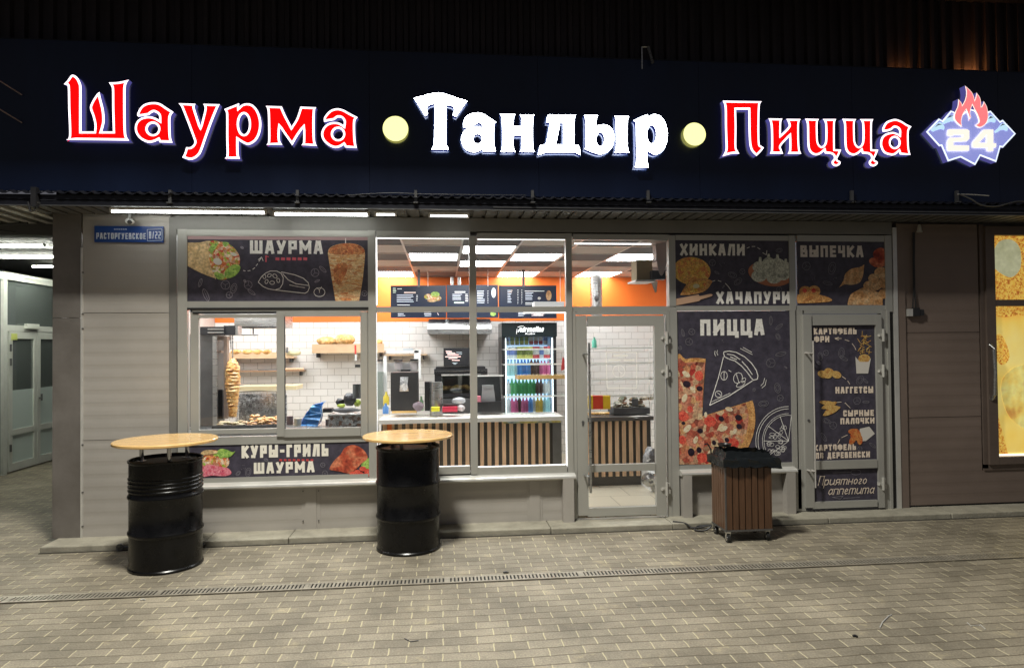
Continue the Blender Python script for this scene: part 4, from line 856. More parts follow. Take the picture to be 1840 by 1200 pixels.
# --- bakery poster in the lit window at the far right
Y = .03
t = thing('bakery_poster', 'yellow backlit bread poster in the brown framed window at the right edge', 'poster', (5.8,Y,.55))
m_bk = PIC('grain_print', [(.38,.10,.02),(.60,.28,.04),(.75,.50,.10),(.66,.38,.05)], 70, emit=.8)
m_bk2 = PIC('bread_glow_print', [(.70,.28,.03),(.72,.50,.10),(.66,.58,.22),(.70,.62,.28)], 1.3, emit=.72, kind='noise', lo_=.93, hi_=1.05)
m_egg = PIC('flour_print', [(.38,.38,.22),(.50,.50,.32)], 8, emit=.7, kind='noise', lo_=.9, hi_=1.1); m_br = PIC('loaf_print', [(.40,.13,.03),(.62,.44,.10),(.62,.55,.18),(.45,.24,.12)], 5, emit=.75, kind='noise', lo_=.85, hi_=1.1)
MB().box(5.595, 8.9, Y, Y+.01, 2.13, 2.79).build('upper_sheet', m_bk, t); MB().box(5.595, 8.9, Y, Y+.01, .535, 2.065).build('lower_sheet', m_bk2, t)
b = MB(); pp(b, [(1784,470),(1787,448),(1796,434),(1812,430),(1826,436),(1834,452),(1834,480),(1824,495),(1812,498),(1795,489),(1786,480)], Y-.001, 3); b.build('flour_bowl', m_egg, t)
b = MB(); pp(b, [(1787,550,1),(1850,552,1),(1850,568),(1830,566),(1806,570),(1788,566)], Y-.001, 2); pp(b, [(1788,610),(1796,600),(1806,612),(1814,640),(1804,655),(1792,648)], Y-.002); pp(b,[(1791,740,1),(1800,770),(1811,815,1),(1791,815,1)],Y-.001); each(b, 'grain', m_bk, t)
b = MB(); pp(b, [(1799,690),(1808,672),(1830,658),(1860,665),(1860,780),(1840,770),(1815,750),(1802,720)], Y-.003); b.build('loaf', m_br, t)
b = MB(); b.box(5.61, 8.9, .02, .028, .537, .555); b.build('light_strip', EM('strip_warm', (1,.85,.65), 1.6), t)
# ================================================================ STREET PLATE
x0, x1, z0, z1 = rect(169.5,406.5,293.5,435.5,-.02)
t = thing('street_plate', 'blue street name plate with white lettering on the left wall panel', 'street sign', ((x0+x1)/2,-.02,z0))
MB().box(x0,x1,-.02,-.004,z0,z1).build('plate', M('enamel_blue', (.012,.055,.24), .3), t)
Yp = -.0215; mw = M('plate_white', (.62,.68,.76), .4)
LM = mw; b = MB(); text(b, 'РАСТОРГУЕВСКОЕ', 173, 418.5, 262, 429.5, Yp, .17, .26); b.build('lettering', LM, t); b = MB(); text(b, '8/22', 267.5, 416, 289, 429, Yp, .13, .3)
for x in (205,209,213,217,221,225): line(b, (x,412),(x+2.8,412.3), 1.6, Yp)
poly_line(b, [(264.5,412.5),(291,411.5),(291.5,432),(265,433)], .8, Yp, True)
b.build('lettering', mw, t)
# ================================================================ THINGS OUTSIDE
# ---- tube lights under the canopy
m_tube = EM('tube_glow', (.97,1,.96), 16)
def tube_light(x0, x1, y, z, label, group=None, mat=None, r=.011):
    t = thing('tube_light', label, 'tube light', ((x0+x1)/2, y, z), group)
    MB().box(x0, x1, y-.018, y+.018, z+.004, z+.022).build('housing', m_white, t)
    b = MB(); b.cyl((x0+.01,y,z-.006),(x1-.01,y,z-.006), r, n=10); b.build('tube', mat or m_tube, t, smooth=True)
    b = MB(); b.box(x0-.004,x0+.012,y-.017,y+.017,z-.016,z+.02); b.box(x1-.012,x1+.004,y-.017,y+.017,z-.016,z+.02); each(b, 'end_cap', m_white, t)
    return t
YT = -.33
def tl(px0, px1, py, label):
    a, z = P(px0, py, YT); c, _ = P(px1, py, YT); return tube_light(a, c, YT, z, label, 'tube lights under the canopy')
tl(199, 478, 378.5, 'longest tube light under the canopy, above the blue street plate')
tl(492, 663, 383.5, 'second tube light under the canopy, above the wrap poster')
m_tube2 = EM('tube_glow_dim', (.97,1,.96), 5)
for a, c, py, lb in ((674,712,385.5,'short stub of tube light under the canopy, left of the middle mullion'),(771,842,388,'half hidden tube light under the canopy, near the middle mullion')):
    x0, z = P(a, py, YT); x1, _ = P(c, py, YT); tube_light(x0, x1, YT, z+.004, lb, 'tube lights under the canopy', m_tube2, .007)
# ---- security camera
x, z = P(233, 398, -.10)
t = thing('security_camera', 'small white dome camera above the blue street plate', 'camera', (x,-.05,z))
b = MB(); b.cyl((x-.02,-.05,2.915),(x-.02,-.05,z+.05),.012); b.tube([(x-.02,-.05,z+.06),(x-.01,-.08,z+.03),(x,-.1,z)],.014); b.build('arm', m_white, t, smooth=True)
b = MB(); b.blob((x+.005,-.11,z),.036,(1.1,1,.8),12,0); b.build('housing', m_white, t, smooth=True)
b = MB(); b.blob((x+.012,-.128,z-.008),.022,(1,1,1),10,0); b.build('lens', m_black2, t, smooth=True)
# ---- board top fixture; unseen uplights assumed from the orange wash on the cladding
x, z = P(1160, 100, -.47)
t = thing('fixing_bracket', 'small pale metal bracket on top of the sign board, above the white word', 'bracket', (x,-.44,4.30))
b = MB(); b.box(x-.035,x-.025,-.46,-.45,4.20,4.40); b.cyl((x+.03,-.46,4.40),(x+.055,-.50,4.24),.014,n=8); b.cyl((x-.03,-.455,4.40),(x+.03,-.46,4.40),.006,n=6); b.build('bracket', m_steel, t)
for px, st, lb in ((1745,170,'assumed orange uplight hidden behind the top of the board, washing the cladding above the badge'),(1622,60,'fainter assumed orange uplight behind the top of the board, left of the badge')):
    lx = P(px, 125, -.40)[0]; t = thing('uplight', lb, 'lamp', (lx,-.392,4.25), 'assumed orange uplights behind the board')
    b = MB(); b.box(lx-.10,lx+.10,-.408,-.372,4.235,4.255); b.build('housing', m_black2, t)
    b = MB(); b.quad((lx-.09,-.406,4.2555),(lx+.09,-.406,4.2555),(lx+.09,-.374,4.2555),(lx-.09,-.374,4.2555)); b.build('lamp_face', EM('assumed_orange_lamp%d'%px, (1,.38,.10), st), t)
# ---- two thin slanting rods at the far left of the board
for i, (p, q, lb) in enumerate((((0,146),(38,170),'upper thin slanting rod at the far left of the board'),((0,197),(38,220),'lower thin slanting rod at the far left of the board'))):
    a, c = P(*p, -.60), P(*q, -.47); b = MB(); d = Vector((a[0]-c[0],-.13,a[1]-c[1])); st = Vector((c[0],-.46,c[1]))
    b.cyl(st+d*2.5, st, .006, n=8); solo(b, 'thin_rod', M('rod%d'%i,(.22,.17,.17),.4,.6), lb, 'rod', 'thin rods at the left of the board', True)
# ---- cables
def cable(pts, r, name, label, mat=m_black, cat='cable'):
    P_ = [Vector(p) for p in pts]; out = []
    for i in range(len(P_)-1):
        p0, p1, p2, p3 = P_[max(i-1,0)], P_[i], P_[i+1], P_[min(i+2,len(P_)-1)]
        for j in range(6):
            t = j/6; out.append(.5*((2*p1)+(-p0+p2)*t+(2*p0-5*p1+4*p2-p3)*t*t+(-p0+3*p1-3*p2+p3)*t**3))
    out.append(P_[-1]); b = MB(); b.tube(out, r, 7); return solo(b, name, mat, label, cat, None, True)
def PY(px, py, Y): x, z = P(px, py, Y); return (x, Y, z)
t = thing('wall_socket', 'surface mounted socket box with cables on the dark right wall', 'socket', PY(1645,562,-.02))
x0,x1,z0,z1 = rect(1632,555,1640,568,-.03); MB().box(x0,x1,-.035,.0,z0,z1).build('pale_cover', m_trim, t)
x0,x1,z0,z1 = rect(1641,553,1652,568,-.03); b = MB(); b.box(x0,x1,-.04,.0,z0,z1); x0,x1,z0,z1 = rect(1653,556,1660,567,-.03); b.box(x0,x1,-.035,0,z0,z1); b.build('socket_box', m_black2, t)
b = MB()
for dx in (0, 5):
    pts = [PY(1641+dx*.4,418,-.02), PY(1641+dx*.3,470,-.022), PY(1642+dx*.3,520,-.02), PY(1640+dx*1.2,554,-.025)]; b.tube(pts, .007, 6)
b.build('cable', m_black, t, smooth=True)
x, z = P(1652, 412, -.05)
t = thing('wall_lamp', 'small unlit conical lamp high on the dark right wall', 'lamp', (x,-.05,z))
b = MB(); b.lathe([(.008,.05),(.016,.04),(.02,.0),(.028,-.03),(0,-.03)], (x,-.05,z), 14); b.build('shade', m_trim, t, smooth=True)
b = MB(); b.tube([(x,-.05,z+.05),(x,-.03,z+.12),(x-.05,-.02,z+.1)], .006); b.build('arm', m_black, t, smooth=True)
cable([(PY(1724,349,-.52)), PY(1745,358,-.54), PY(1762,368,-.54), PY(1790,371,-.54), PY(1830,362,-.53), PY(1860,366,-.52)], .007, 'loose_cable', 'loose grey cable sagging under the board at the far right', m_dsteel)
cable([(PY(1721,349,-.51)), PY(1750,350,-.51), PY(1777,352,-.51)], .005, 'thin_wire', 'short pale wire clipped along the canopy edge at the right', m_trim)
cable([PY(625,351,-.50), PY(700,347,-.51), PY(760,349,-.51), PY(840,350,-.51), PY(945,351,-.50)], .003, 'canopy_wire', 'thin wire strung along the canopy edge over the middle window', m_black)
b = MB(); b.box(P(0,370,-.463)[0]-1, 9, -.468, -.4625, 2.902, 2.910); b.box(.45,9,-.47,-.462,2.925,2.932)
solo(b, 'edge_profile', m_dsteel, 'thin bright metal profile along the bottom edge of the canopy', 'profile')
# cables in the open passage ceiling
cable([(-6.3,.15,2.86),(-5.4,.05,2.78),(-4.6,-.1,2.72),(-4.1,-.05,2.80),(-3.6,-.1,2.82)], .010, 'sagging_cable', 'black cable sagging under the passage ceiling at the left', m_black)
cable([(-6.2,-.2,2.84),(-5.0,.0,2.83),(-4.2,-.2,2.79),(-3.7,-.1,2.74)], .007, 'thin_ceiling_cable', 'thin black cable crossing the passage ceiling slats', m_black)
t = thing('cable_clamp', 'black clamp with cable tails hanging at the left of the board', 'clamp', PY(62,350,-.50))
b = MB(); x, z = P(62, 350, -.5); b.box(x-.02,x+.02,-.52,-.47,z-.10,z+.06); b.tube([(x-.05,-.5,z-.06),(x-.03,-.5,z-.14),(x,-.5,z-.13),(x+.02,-.5,z-.05)],.008); b.build('clamp', m_black2, t)
t = thing('assumed_street_lamp', 'assumed street lamp hanging high over the pavement, out of view', 'assumed street lamp', (-.9,-3.2,7.4))  # unseen lamp assumed from the shadows; housing and arm are added
b = MB(); b.box(-1.45,-.35,-3.56,-2.84,7.42,7.50); b.build('housing', m_dsteel, t)
b = MB(); b.tube([(-.9,-.33,7.4),(-.9,-1.4,7.75),(-.9,-3.2,7.49)], .03); b.build('arm', m_dsteel, t, smooth=True)
# ---- ring on the kerb
x, y = G(204, 990, .03)
b = MB(); pts = [(x+.028*math.cos(a), -.290, .028+.028*math.sin(a)) for a in [2*math.pi*i/16 for i in range(17)]]; b.tube(pts, .006, 6); b.cyl((x,-.31,.055),(x,-.27,.055),.007)
solo(b, 'tie_ring', m_dsteel, 'small iron ring fixed to the kerb edge near the left barrel', 'ring', None, True)
b = MB(); b.tube([(x,-.285,.03),(x+.3,-.287,.032),(x+.7,-.286,.024)], .008, 6); solo(b, 'chain', m_dsteel, 'thin dark chain along the kerb edge behind the left barrel', 'chain', None, True)
for i, (pts, r, nm, mt, lb) in enumerate((
  ([(1581,1127),(1586,1117),(1597,1106),(1602,1104)], .004, 'twig', m_trim, 'pale bent twig lying on the paving at lower right'),
  ([(1738,1118),(1745,1124),(1762,1122),(1771,1130)], .003, 'straw', m_trim, 'thin pale straw on the paving near the lower right corner'),
  ([(727,1146),(738,1152),(752,1150)], .003, 'wire_scrap', m_dsteel, 'short scrap of dark wire on the paving in the centre foreground'),
  ([(1533,1142),(1537,1141),(1540,1143)], .007, 'cigarette_end', m_black2, 'dark little butt on the paving below the drain, right of centre'),
  ([(252,1077),(257,1076),(261,1077)], .006, 'cigarette_end', m_trim, 'pale little butt on the paving by the drain at left'),
  ([(905,1028),(909,1027),(913,1028)], .008, 'bottle_cap', m_dsteel, 'dark flattened cap on the paving just behind the drain'))):
    b = MB(); b.tube([(*G(px, py, r), r) for px, py in pts], r, 6); solo(b, nm, mt, lb, 'litter', None, True)
# ---- barrel tables
def barrel_table(cx, cy, lb, rz, first, h, zt):
    t = thing('barrel_table', lb, 'bar table', (0,0,0), 'barrel tables')
    r = .268
    pr = [(0,.02),(r-.02,.02),(r-.006,.0),(r+.004,.004),(r+.004,.018),(r-.004,.026),(r-.004,.27)]
    def bead(z, hgt=.010, wd=.018): return [(r-.004, z-wd), (r+hgt*.6, z-wd*.5), (r+hgt, z), (r+hgt*.6, z+wd*.5), (r-.004, z+wd)]
    pr += bead(.285, .007, .020) + bead(.565, .007, .020)
    if first:
        for z in (.615, .645, .675, .705): pr += bead(z, .003, .010)
    pr += [(r-.004, h-.025), (r+.004, h-.017), (r+.005, h-.004), (r-.002, h), (r-.008, h-.005), (r-.010, h-.03), (0, h-.03)]
    b = MB(); b.lathe(pr, (0,0,0), 56); b.build('barrel', m_barrel, t, smooth=True)
    b = MB(); b.lathe([(.0,h-.0275),(r-.012,h-.0275)], (0,0,0), 40); b.build('lid', m_dsteel if not first else M('dusty_black', (.03,.028,.026), .6, var=.4), t)
    legs = MB()
    for i in range(3):
        a = 2*math.pi*i/3 + (.75 if first else .3); x_, y_ = .19*math.cos(a), .19*math.sin(a)
        q = MB(); q.cyl((x_,y_,h-.027),(x_,y_,zt),.016,n=12); q.cyl((x_,y_,h-.027),(x_,y_,h-.021),.035,n=12); q.cyl((x_,y_,zt-.006),(x_,y_,zt-.001),.035,n=12); q.build('leg', m_chrome if first else m_dsteel, t, smooth=True)
    R0 = .383
    b = MB(); b.lathe([(0,zt),(R0-.008,zt),(R0,zt+.006),(R0,zt+.020),(R0-.006,zt+.026),(0,zt+.026)], (0,0,0), 64); b.build('table_top', m_wood, t, smooth=True)
    t.location = (cx, cy, 0); t.rotation_euler = (0,0,rz)
    return t
barrel_table(-2.20, -.735, 'black barrel table with round wooden top, in front of the left wall panel', .25, True, .848, .968)
barrel_table(-.305, -.515, 'black barrel table with round wooden top, in front of the middle window', 0, False, .868, .934)
# ---- litter bin
def bin_():
    x0, x1, y0, y1, zb, zt = 2.415, 2.825, -.745, -.44, .125, .66
    t = thing('litter_bin', 'wooden slatted litter bin on castors with a black liner, below the pizza poster', 'litter bin', ((x0+x1)/2,(y0+y1)/2,0))
    MB().box(x0+.012,x1-.012,y0+.012,y1-.012,zb,zt+.03).build('inner_box', m_black2, t)
    n = 7; w = (x1-x0-.01)/n; b = MB()
    for i in range(n): b.box(x0+.008+i*w, x0+.008+(i+1)*w-.010, y0, y0+.011, zb-.02, zt)
    each(b, 'front_slat', m_binw, t)
    n = 6; w = (y1-y0)/n; b = MB()
    for i in range(n): b.box(x0-.004, x0+.009, y0+i*w+.001, y0+(i+1)*w-.006, zb-.02, zt+.02); b.box(x1-.009, x1+.004, y0+i*w+.001, y0+(i+1)*w-.006, zb-.02, zt+.02)
    each(b, 'side_slat', m_binw, t)
    b = MB(); b.box(x0-.006,x1+.006,y0-.006,y1+.006,zb-.035,zb-.021); b.box(x0-.008,x0+.004,y0-.004,y0+.004,zb-.03,zt+.01); b.build('base_frame', m_dsteel, t)
    # liner folded over the rim, sagging to the right
    rnd = random.Random(5); N = 48; prof = [(-.02,.05,-.10),(-.012,.02,-.02),(-.004,-.004,.012),(.012,.002,.022),(.03,-.014,-.005),(.028,-.05,0),(.034,-.075,0),(.016,-.085,0)]
    v = []; nn = len(prof)
    for k_, (o_, dz, _) in enumerate(prof):
        for i in range(N):
            s = 4*i/N; e = s-int(s); sd = int(s)
            hx, hy = (x1-x0)/2+o_, (y1-y0)/2+o_; cx, cy = (x0+x1)/2, (y0+y1)/2
            x = [cx-hx+2*hx*e, cx+hx, cx+hx-2*hx*e, cx-hx][sd]; y = [cy-hy, cy-hy+2*hy*e, cy+hy, cy+hy-2*hy*e][sd]
            rr = rnd.uniform(-.009,.009) if k_ > 2 else rnd.uniform(-.004,.004)
            q = max(0, (x-cx)/hx)
            v.append((x+rr+(.055*q if k_ >= 3 else .02*q), y+rr*(.8) , zt+.065+dz-.012*q+rnd.uniform(-.010,.010)))
    b = MB(); b.add(v, [(k_*N+i, k_*N+(i+1)%N, (k_+1)*N+(i+1)%N, (k_+1)*N+i) for k_ in range(nn-1) for i in range(N)]); b.build('bin_liner', m_bag, t, smooth=True)
    b = MB(); b.tube([(x0-.004,y1-.02,zt-.06),(x0-.012,y1-.015,zt+.10),(x0-.045,y1-.02,zt+.15),(x0-.075,y1-.03,zt+.145)], .007, 8); b.build('handle', m_black2, t, smooth=True)
    for x, y in ((x0+.015,y0+.008),(x1-.03,y0+.03),(x0+.02,y1-.03),(x1-.03,y1-.03)):
        c = MB(); c.cyl((x-.012,y,.036),(x+.012,y,.036),.036,n=18); w_ = c.build('castor', m_black, t, smooth=True)
        c = MB(); c.cyl((x-.0135,y,.036),(x+.0135,y,.036),.020,n=12); c.box(x-.018,x-.0145,y-.014,y+.014,.03,.084); c.box(x+.0145,x+.018,y-.014,y+.014,.03,.084); c.box(x-.02,x+.02,y-.018,y+.018,.080,.091); c.build('fork', m_chrome, w_)
    return t
bin_()
x, z = P(1302, 800, -.20)
t = thing('ashtray', 'small black ashtray dish on a thin stem behind the litter bin', 'ashtray', (x,-.2,.4))
b = MB(); b.lathe([(0,-.008),(.055,-.008),(.066,.018),(.060,.018),(.05,-.002),(0,-.002)], (x,-.2,z), 24); b.build('dish', m_black2, t, smooth=True)
b = MB(); b.cyl((x,-.2,.06),(x,-.2,z-.008),.006); b.cyl((x,-.2,.055),(x,-.2,.065),.05,n=20); b.build('stem', m_dsteel, t, smooth=True)
cable([(2.12,-.22,.058),(2.22,-.27,.05),(2.27,-.31,.02),(2.34,-.36,.035),(2.42,-.40,.06),(2.36,-.41,.018),(2.28,-.37,.012),(2.33,-.31,.03),(2.42,-.36,.05)], .008, 'coiled_cable', 'black cable coiled on the kerb beside the litter bin', m_black)
# ================================================================ OPEN PASSAGE AT THE LEFT
PB = thing('passage_block', 'neighbouring glazed block seen down the covered passage at the left', 'building', (-6.1,4,0))
m_wf = M('white_door_frame', (.58,.60,.55), .4, var=.08)
m_dglass = glass('dark_door_glass', (.35,.42,.41), .10, .13)
m_frost = glass('frosted_film', (.5,.6,.57), .05, .8)
X = -6.05
def wy(px): return S(px, 700, X)[0]
b = MB(); b.box(X-.08,X+.03,3.62,3.70,0,2.80); b.box(X-.06,X+.02,3.70,9,2.70,2.76); b.box(X-.06,X+.02,3.70,9,1.985,2.07); b.box(X-.04,X+.035,3.70,9,2.755,2.80)
yA, yB, yC = 3.76, 4.42, 5.10
b.box(X-.08,X+.02,3.0,3.62,2.7,2.8); b.box(X-.08,X+.02,yC+.02,yC+.12,0,2.75)
b.build('wall_frame', m_wf, PB)
for i, (y0, y1) in enumerate(((yA, yB),(yB+.01, yC))):
    d = MB(); d.box(X-.03,X+.02,y0,y0+.075,.02,1.98); d.box(X-.03,X+.02,y1-.075,y1,.02,1.98); d.box(X-.03,X+.019,y0+.075,y1-.075,.02,.13); d.box(X-.03,X+.019,y0+.075,y1-.075,.52,.60); d.box(X-.03,X+.019,y0+.075,y1-.075,1.88,1.98)
    o = d.build('glazed_door', m_wf, PB)
    q = MB(); q.quad((X,y0+.07,1.15),(X,y1-.07,1.15),(X,y1-.07,1.89),(X,y0+.07,1.89)); q.build('pane', m_dglass, o)
    q = MB(); q.quad((X,y0+.07,.59),(X,y1-.07,.59),(X,y1-.07,1.15),(X,y0+.07,1.15)); q.quad((X,y0+.07,.12),(X,y1-.07,.12),(X,y1-.07,.53),(X,y0+.07,.53)); q.build('frosted_pane', m_frost, o)
    q = MB()
    for z in ((.35,1.55,1.75) if i == 0 else ()): q.cyl((X+.035,y0+.01,z-.05),(X+.035,y0+.01,z+.05),.014)
    if i: q.cyl((X+.02,y0+.035,1.0),(X+.06,y0+.035,1.0),.012); q.box(X+.05,X+.065,y0+.02,y0+.05,.96,1.06)
    q.build('hinge' if i == 0 else 'handle', m_dsteel, o)
q = MB(); q.quad((X-.01,3.70,2.07),(X-.01,9,2.07),(X-.01,9,2.70),(X-.01,3.70,2.70)); q.build('transom_pane', m_dglass, PB)
q = MB(); q.quad((X-.01,2.0,0),(X-.01,3.62,0),(X-.01,3.62,2.7),(X-.01,2.0,2.7)); q.build('side_pane', m_dglass, PB)
q = MB(); q.box(X+.02,X+.026,3.80,3.93,1.86,1.95); q.build('notice', M('yellow_notice', (.55,.60,.16), .5), PB)
q = MB(); q.box(X+.02,X+.06,4.10,4.40,2.03,2.10); q.build('door_closer', m_wf, PB)
b = MB(); b.box(-9.5,X-.9,1.5,9.5,0,3.0); b.box(-9.5,-3.4,8.5,8.7,0,3.1); b.build('dark_back_wall', M('dark_interior', (.05,.055,.055), .7, var=.3, scale=2), PB)
# ceiling of the passage
b = MB(); b.box(-9.5,-3.45,.55,8.6,3.02,3.06); b.build('passage_ceiling', M('passage_ceiling', (.07,.07,.065), .45, .1, var=.15), PB)
b = MB(); b.box(-9.5,-3.45,.42,.56,2.80,3.02); b.box(-9.5,-3.45,3.25,3.33,2.93,3.019); b.box(-9.5,-3.45,2.2,2.26,2.95,3.019); b.build('ceiling_beam', M('beam_dark', (.07,.07,.07), .5), PB)
b = MB(); b.box(-9.5,-3.45,-.35,.42,2.96,2.98); b.build('slat_backing', m_black, PB)
b = MB(); x = -9
while x < -3.5: b.box(x,x+.07,-.42,.41,2.905,2.958); x += .16
b.build('ceiling_slats', m_trim, PB)
m_tubep = EM('passage_tube_glow', (.98,1,.88), 260)
for px0, px1, py, z, lb in ((-60,77,440,2.93,'nearest tube light under the passage ceiling'),(-60,110,460.5,2.93,'middle tube light under the passage ceiling'),(58,150,478.5,2.93,'farthest short tube light under the passage ceiling')):
    x0, y = G(px0, py, z); x1, _ = G(px1, py, z); x1 = min(x1, -3.6); x0 = max(x0, x1-1.5) if py != 478.5 else x0
    tube_light(x0, x1, y, z, lb, 'tube lights in the passage', m_tubep, .011)
# ================================================================ INTERIOR SHELL (parts of the building)
XL, XR, YB, ZC, ZO = -3.30, 3.46, 3.87, 2.755, 2.085
MB().box(XL, XR, .17, YB+.1, -.02, .06).build('shop_floor', m_floor_in, BL)
MB().quad((XL,YB,.06),(XR,YB,.06),(XR,YB,ZO),(XL,YB,ZO)).build('tiled_wall', m_tile, BL)
b = MB(); b.quad((XL,YB-.004,ZO),(XR,YB-.004,ZO),(XR,YB-.004,ZC+.02),(XL,YB-.004,ZC+.02)); b.build('orange_wall', m_orange, BL)
MB().quad((XR,.17,.06),(XR,.17,ZC),(XR,YB,ZC),(XR,YB,.06)).build('side_wall', m_white, BL)
MB().quad((XL,.17,.06),(XL,YB,.06),(XL,YB,ZC),(XL,.17,ZC)).build('side_wall', m_ceil_l, BL)
cols = [-2.8+.6*i for i in range(11)]; rows = [.05,.65,1.25,1.9,2.5,3.12,3.87]
pat = {3:'pdpdpE',4:'pdEdpd',5:'wEdEdp',6:'pdEdpE',7:'dpdpdp',8:'pdEdpE'}
for i in range(-1, 11):
    if i not in pat: pat[i] = 'pdpdpd' if i % 2 else 'dpdpdp'
pat[0] = 'EdpdEd'; pat[1]='EpEpdp'; pat[2] = 'EEpdEp'  # kitchen panels partly added, out of sight, to brighten the hatch
pat[3] = 'dpdpdE'; pat[4] = 'pdEdpd'; pat[5] = 'dEdEdp'; pat[6] = 'pdEdpE'; pat[7] = 'dpdpdp'; pat[8] = 'pdEdpE'; pat[9] = 'dpdpdp'
pl, dk, em = MB(), MB(), []
x = XL
for i in range(11):
    x0, x1 = -2.8+.6*i-.0, -2.8+.6*(i+1)
    if i == 0: x0 = XL
    x1 = min(x1, XR)
    for j in range(6):
        a, c = rows[j], rows[j+1]; q = pat[i][j]
        if q == 'E': em.append((x0, x1, a, c)); continue
        (pl if q == 'p' else dk).box(x0+.006, x1-.006, a+.006, c-.006, ZC+.002, ZC+.012)
pl.build('pale_ceiling_tiles', m_ceil_l, BL); dk.build('dark_ceiling_tiles', m_ceil_d, BL)
b = MB(); b.box(XL, XR, .05, YB, ZC+.03, ZC+.05)
for i in range(12): b.box(-2.8+.6*i-.01, -2.8+.6*i+.01, .05, YB, ZC-.003, ZC+.0)
for y in rows: b.box(XL, XR, y-.010, y+.010, ZC-.0045, ZC-.0015)
b.build('ceiling_grid', m_trim, BL)
m_panelE = EM('ceiling_panel_glow', (.97,.98,1), 21)
where = ['added fill, far left corner of the kitchen ceiling by the glass','far left kitchen ceiling','added fill, kitchen ceiling by the glass, over the meat spit','kitchen ceiling over the meat spit','added fill, kitchen ceiling by the glass, behind the wrap poster','added fill, kitchen ceiling nearer the street, behind the wrap poster','added fill, kitchen ceiling farther back, behind the wrap poster','ceiling beside the orange wall, left of the menu board rod','ceiling left of the middle mullion, between two dark tiles','ceiling behind the middle mullion, nearer the street','ceiling behind the middle mullion, farther row','ceiling right of the mullion, above the menu board','ceiling right of the mullion, by the orange wall','ceiling above the entrance door, nearer row','ceiling above the entrance door, by the orange wall']
for i, (x0, x1, a, c) in enumerate(em):
    t = thing('ceiling_light', 'white light panel, ' + (where[i] if i < len(where) else 'ceiling near the right wall, row %d' % i), 'ceiling light', ((x0+x1)/2,(a+c)/2,ZC), 'square light panels in the shop ceiling')
    MB().box(x0+.008,x1-.008,a+.008,c-.008,ZC+.001,ZC+.02).build('frame', m_white, t)
    MB().quad((x0+.03,a+.03,ZC-.0005),(x0+.03,c-.03,ZC-.0005),(x1-.03,c-.03,ZC-.0005),(x1-.03,a+.03,ZC-.0005)).build('diffuser', m_panelE, t)
def bx(mb, r, Y0, Y1):
    x0, x1, z0, z1 = rect(*r, Y0); mb.box(x0, x1, Y0, Y1, z0, z1); return mb
def th(name, label, cat, r, Y, group=None):
    x0, x1, z0, z1 = rect(*r, Y); return thing(name, label, cat, ((x0+x1)/2, Y, z0), group)
# ---- LED strips round the window panes
m_strip = EM('strip_glow', (1,1,1), 2)
for r, lb in (((675.6,426,677.8,548),'thin white light strip down the upper left edge of the middle window'),((675.6,562,677.8,838),'thin white light strip down the lower left edge of the middle window'),((1015.8,430,1018.6,548),'thin white light strip down the upper right edge of the window beside the door'),((1015.8,562,1018.6,838),'thin white light strip down the lower right edge of the window beside the door'),((678,838,844,840),'thin white light strip along the foot of the left middle pane'),((858,835.5,1016,838),'thin white light strip along the foot of the right middle pane'),((678,427,844,429.5),'thin white light strip along the top of the left middle pane'),((858,429,1016,431.5),'thin white light strip along the top of the right middle pane'),((940,561,1016,563),'short white light strip under the transom, right of the mullion'),((1032,437,1170,439.5),'thin white light strip across the light above the door'),((1199.5,436,1201,548),'thin white light strip at the right edge above the door')):
    x0, x1, z0, z1 = rect(*r, .03); t = thing('light_strip', lb, 'light strip', ((x0+x1)/2,.03,z0), 'light strips round the shop windows')
    MB().box(x0,x1,.034,.040,z0,z1).build('channel', m_dsteel, t); MB().box(x0,x1,.028,.034,z0,z1).build('diffuser', m_strip, t)
# ================================================================ COUNTERS
def counter(label, x0, x1, y0, y1, zt, over, first, topmat, zb=.16):
    t = thing('counter', label, 'counter', ((x0+x1)/2,(y0+y1)/2,.06))
    MB().box(x0,x1,y0+.03,y1,.061,zt-.045).build('cabinet', M('cabinet_dark'+str(first), (.055,.05,.048), .5, var=.2), t)
    b = MB(); x = x0+.02; p = .0835
    while x < x1-.03: b.box(x, x+.042, y0, y0+.028, zb, zt-.05); x += p
    b.build('front_slats', m_slat, t); b = MB()
    b.box(x0-.02,x1+.02,y0-over,y1+.02,zt-.045,zt); b.build('worktop', topmat, t)
    return t
m_marble = M('white_worktop', (.78,.76,.70), .25, var=.04)
cx0 = P(684,800,1.25)[0]; cx1 = P(1010,800,1.25)[0]
c1 = counter('long counter with vertical larch slats and a white worktop, behind the middle windows', cx0, cx1, 1.30, 1.80, .90, .05, 1, m_marble)
b = MB(); b.box(cx0+.07,cx0+.12,1.285,1.30,.16,.85); b.build('orange_slat', m_orange, c1)
b = MB(); b.box(cx1-.10,cx1,1.28,1.298,.07,.85); b.build('end_panel', m_dsteel, c1)
b = MB(); bx(b, (905,754,1008,760), 1.27, 1.30); b.build('sample_tray', PIC('tray_print', [(.3,.45,.6),(.6,.5,.1),(.45,.45,.42)], 9), c1)
dx0, dx1 = P(1040,800,1.42)[0], P(1168,800,1.42)[0]
c2 = counter('counter with vertical larch slats and a dark worktop, seen through the entrance door', dx0, dx1+.02, 1.42, 1.95, .865, .03, 2, M('dark_worktop', (.10,.09,.085), .4), .17)
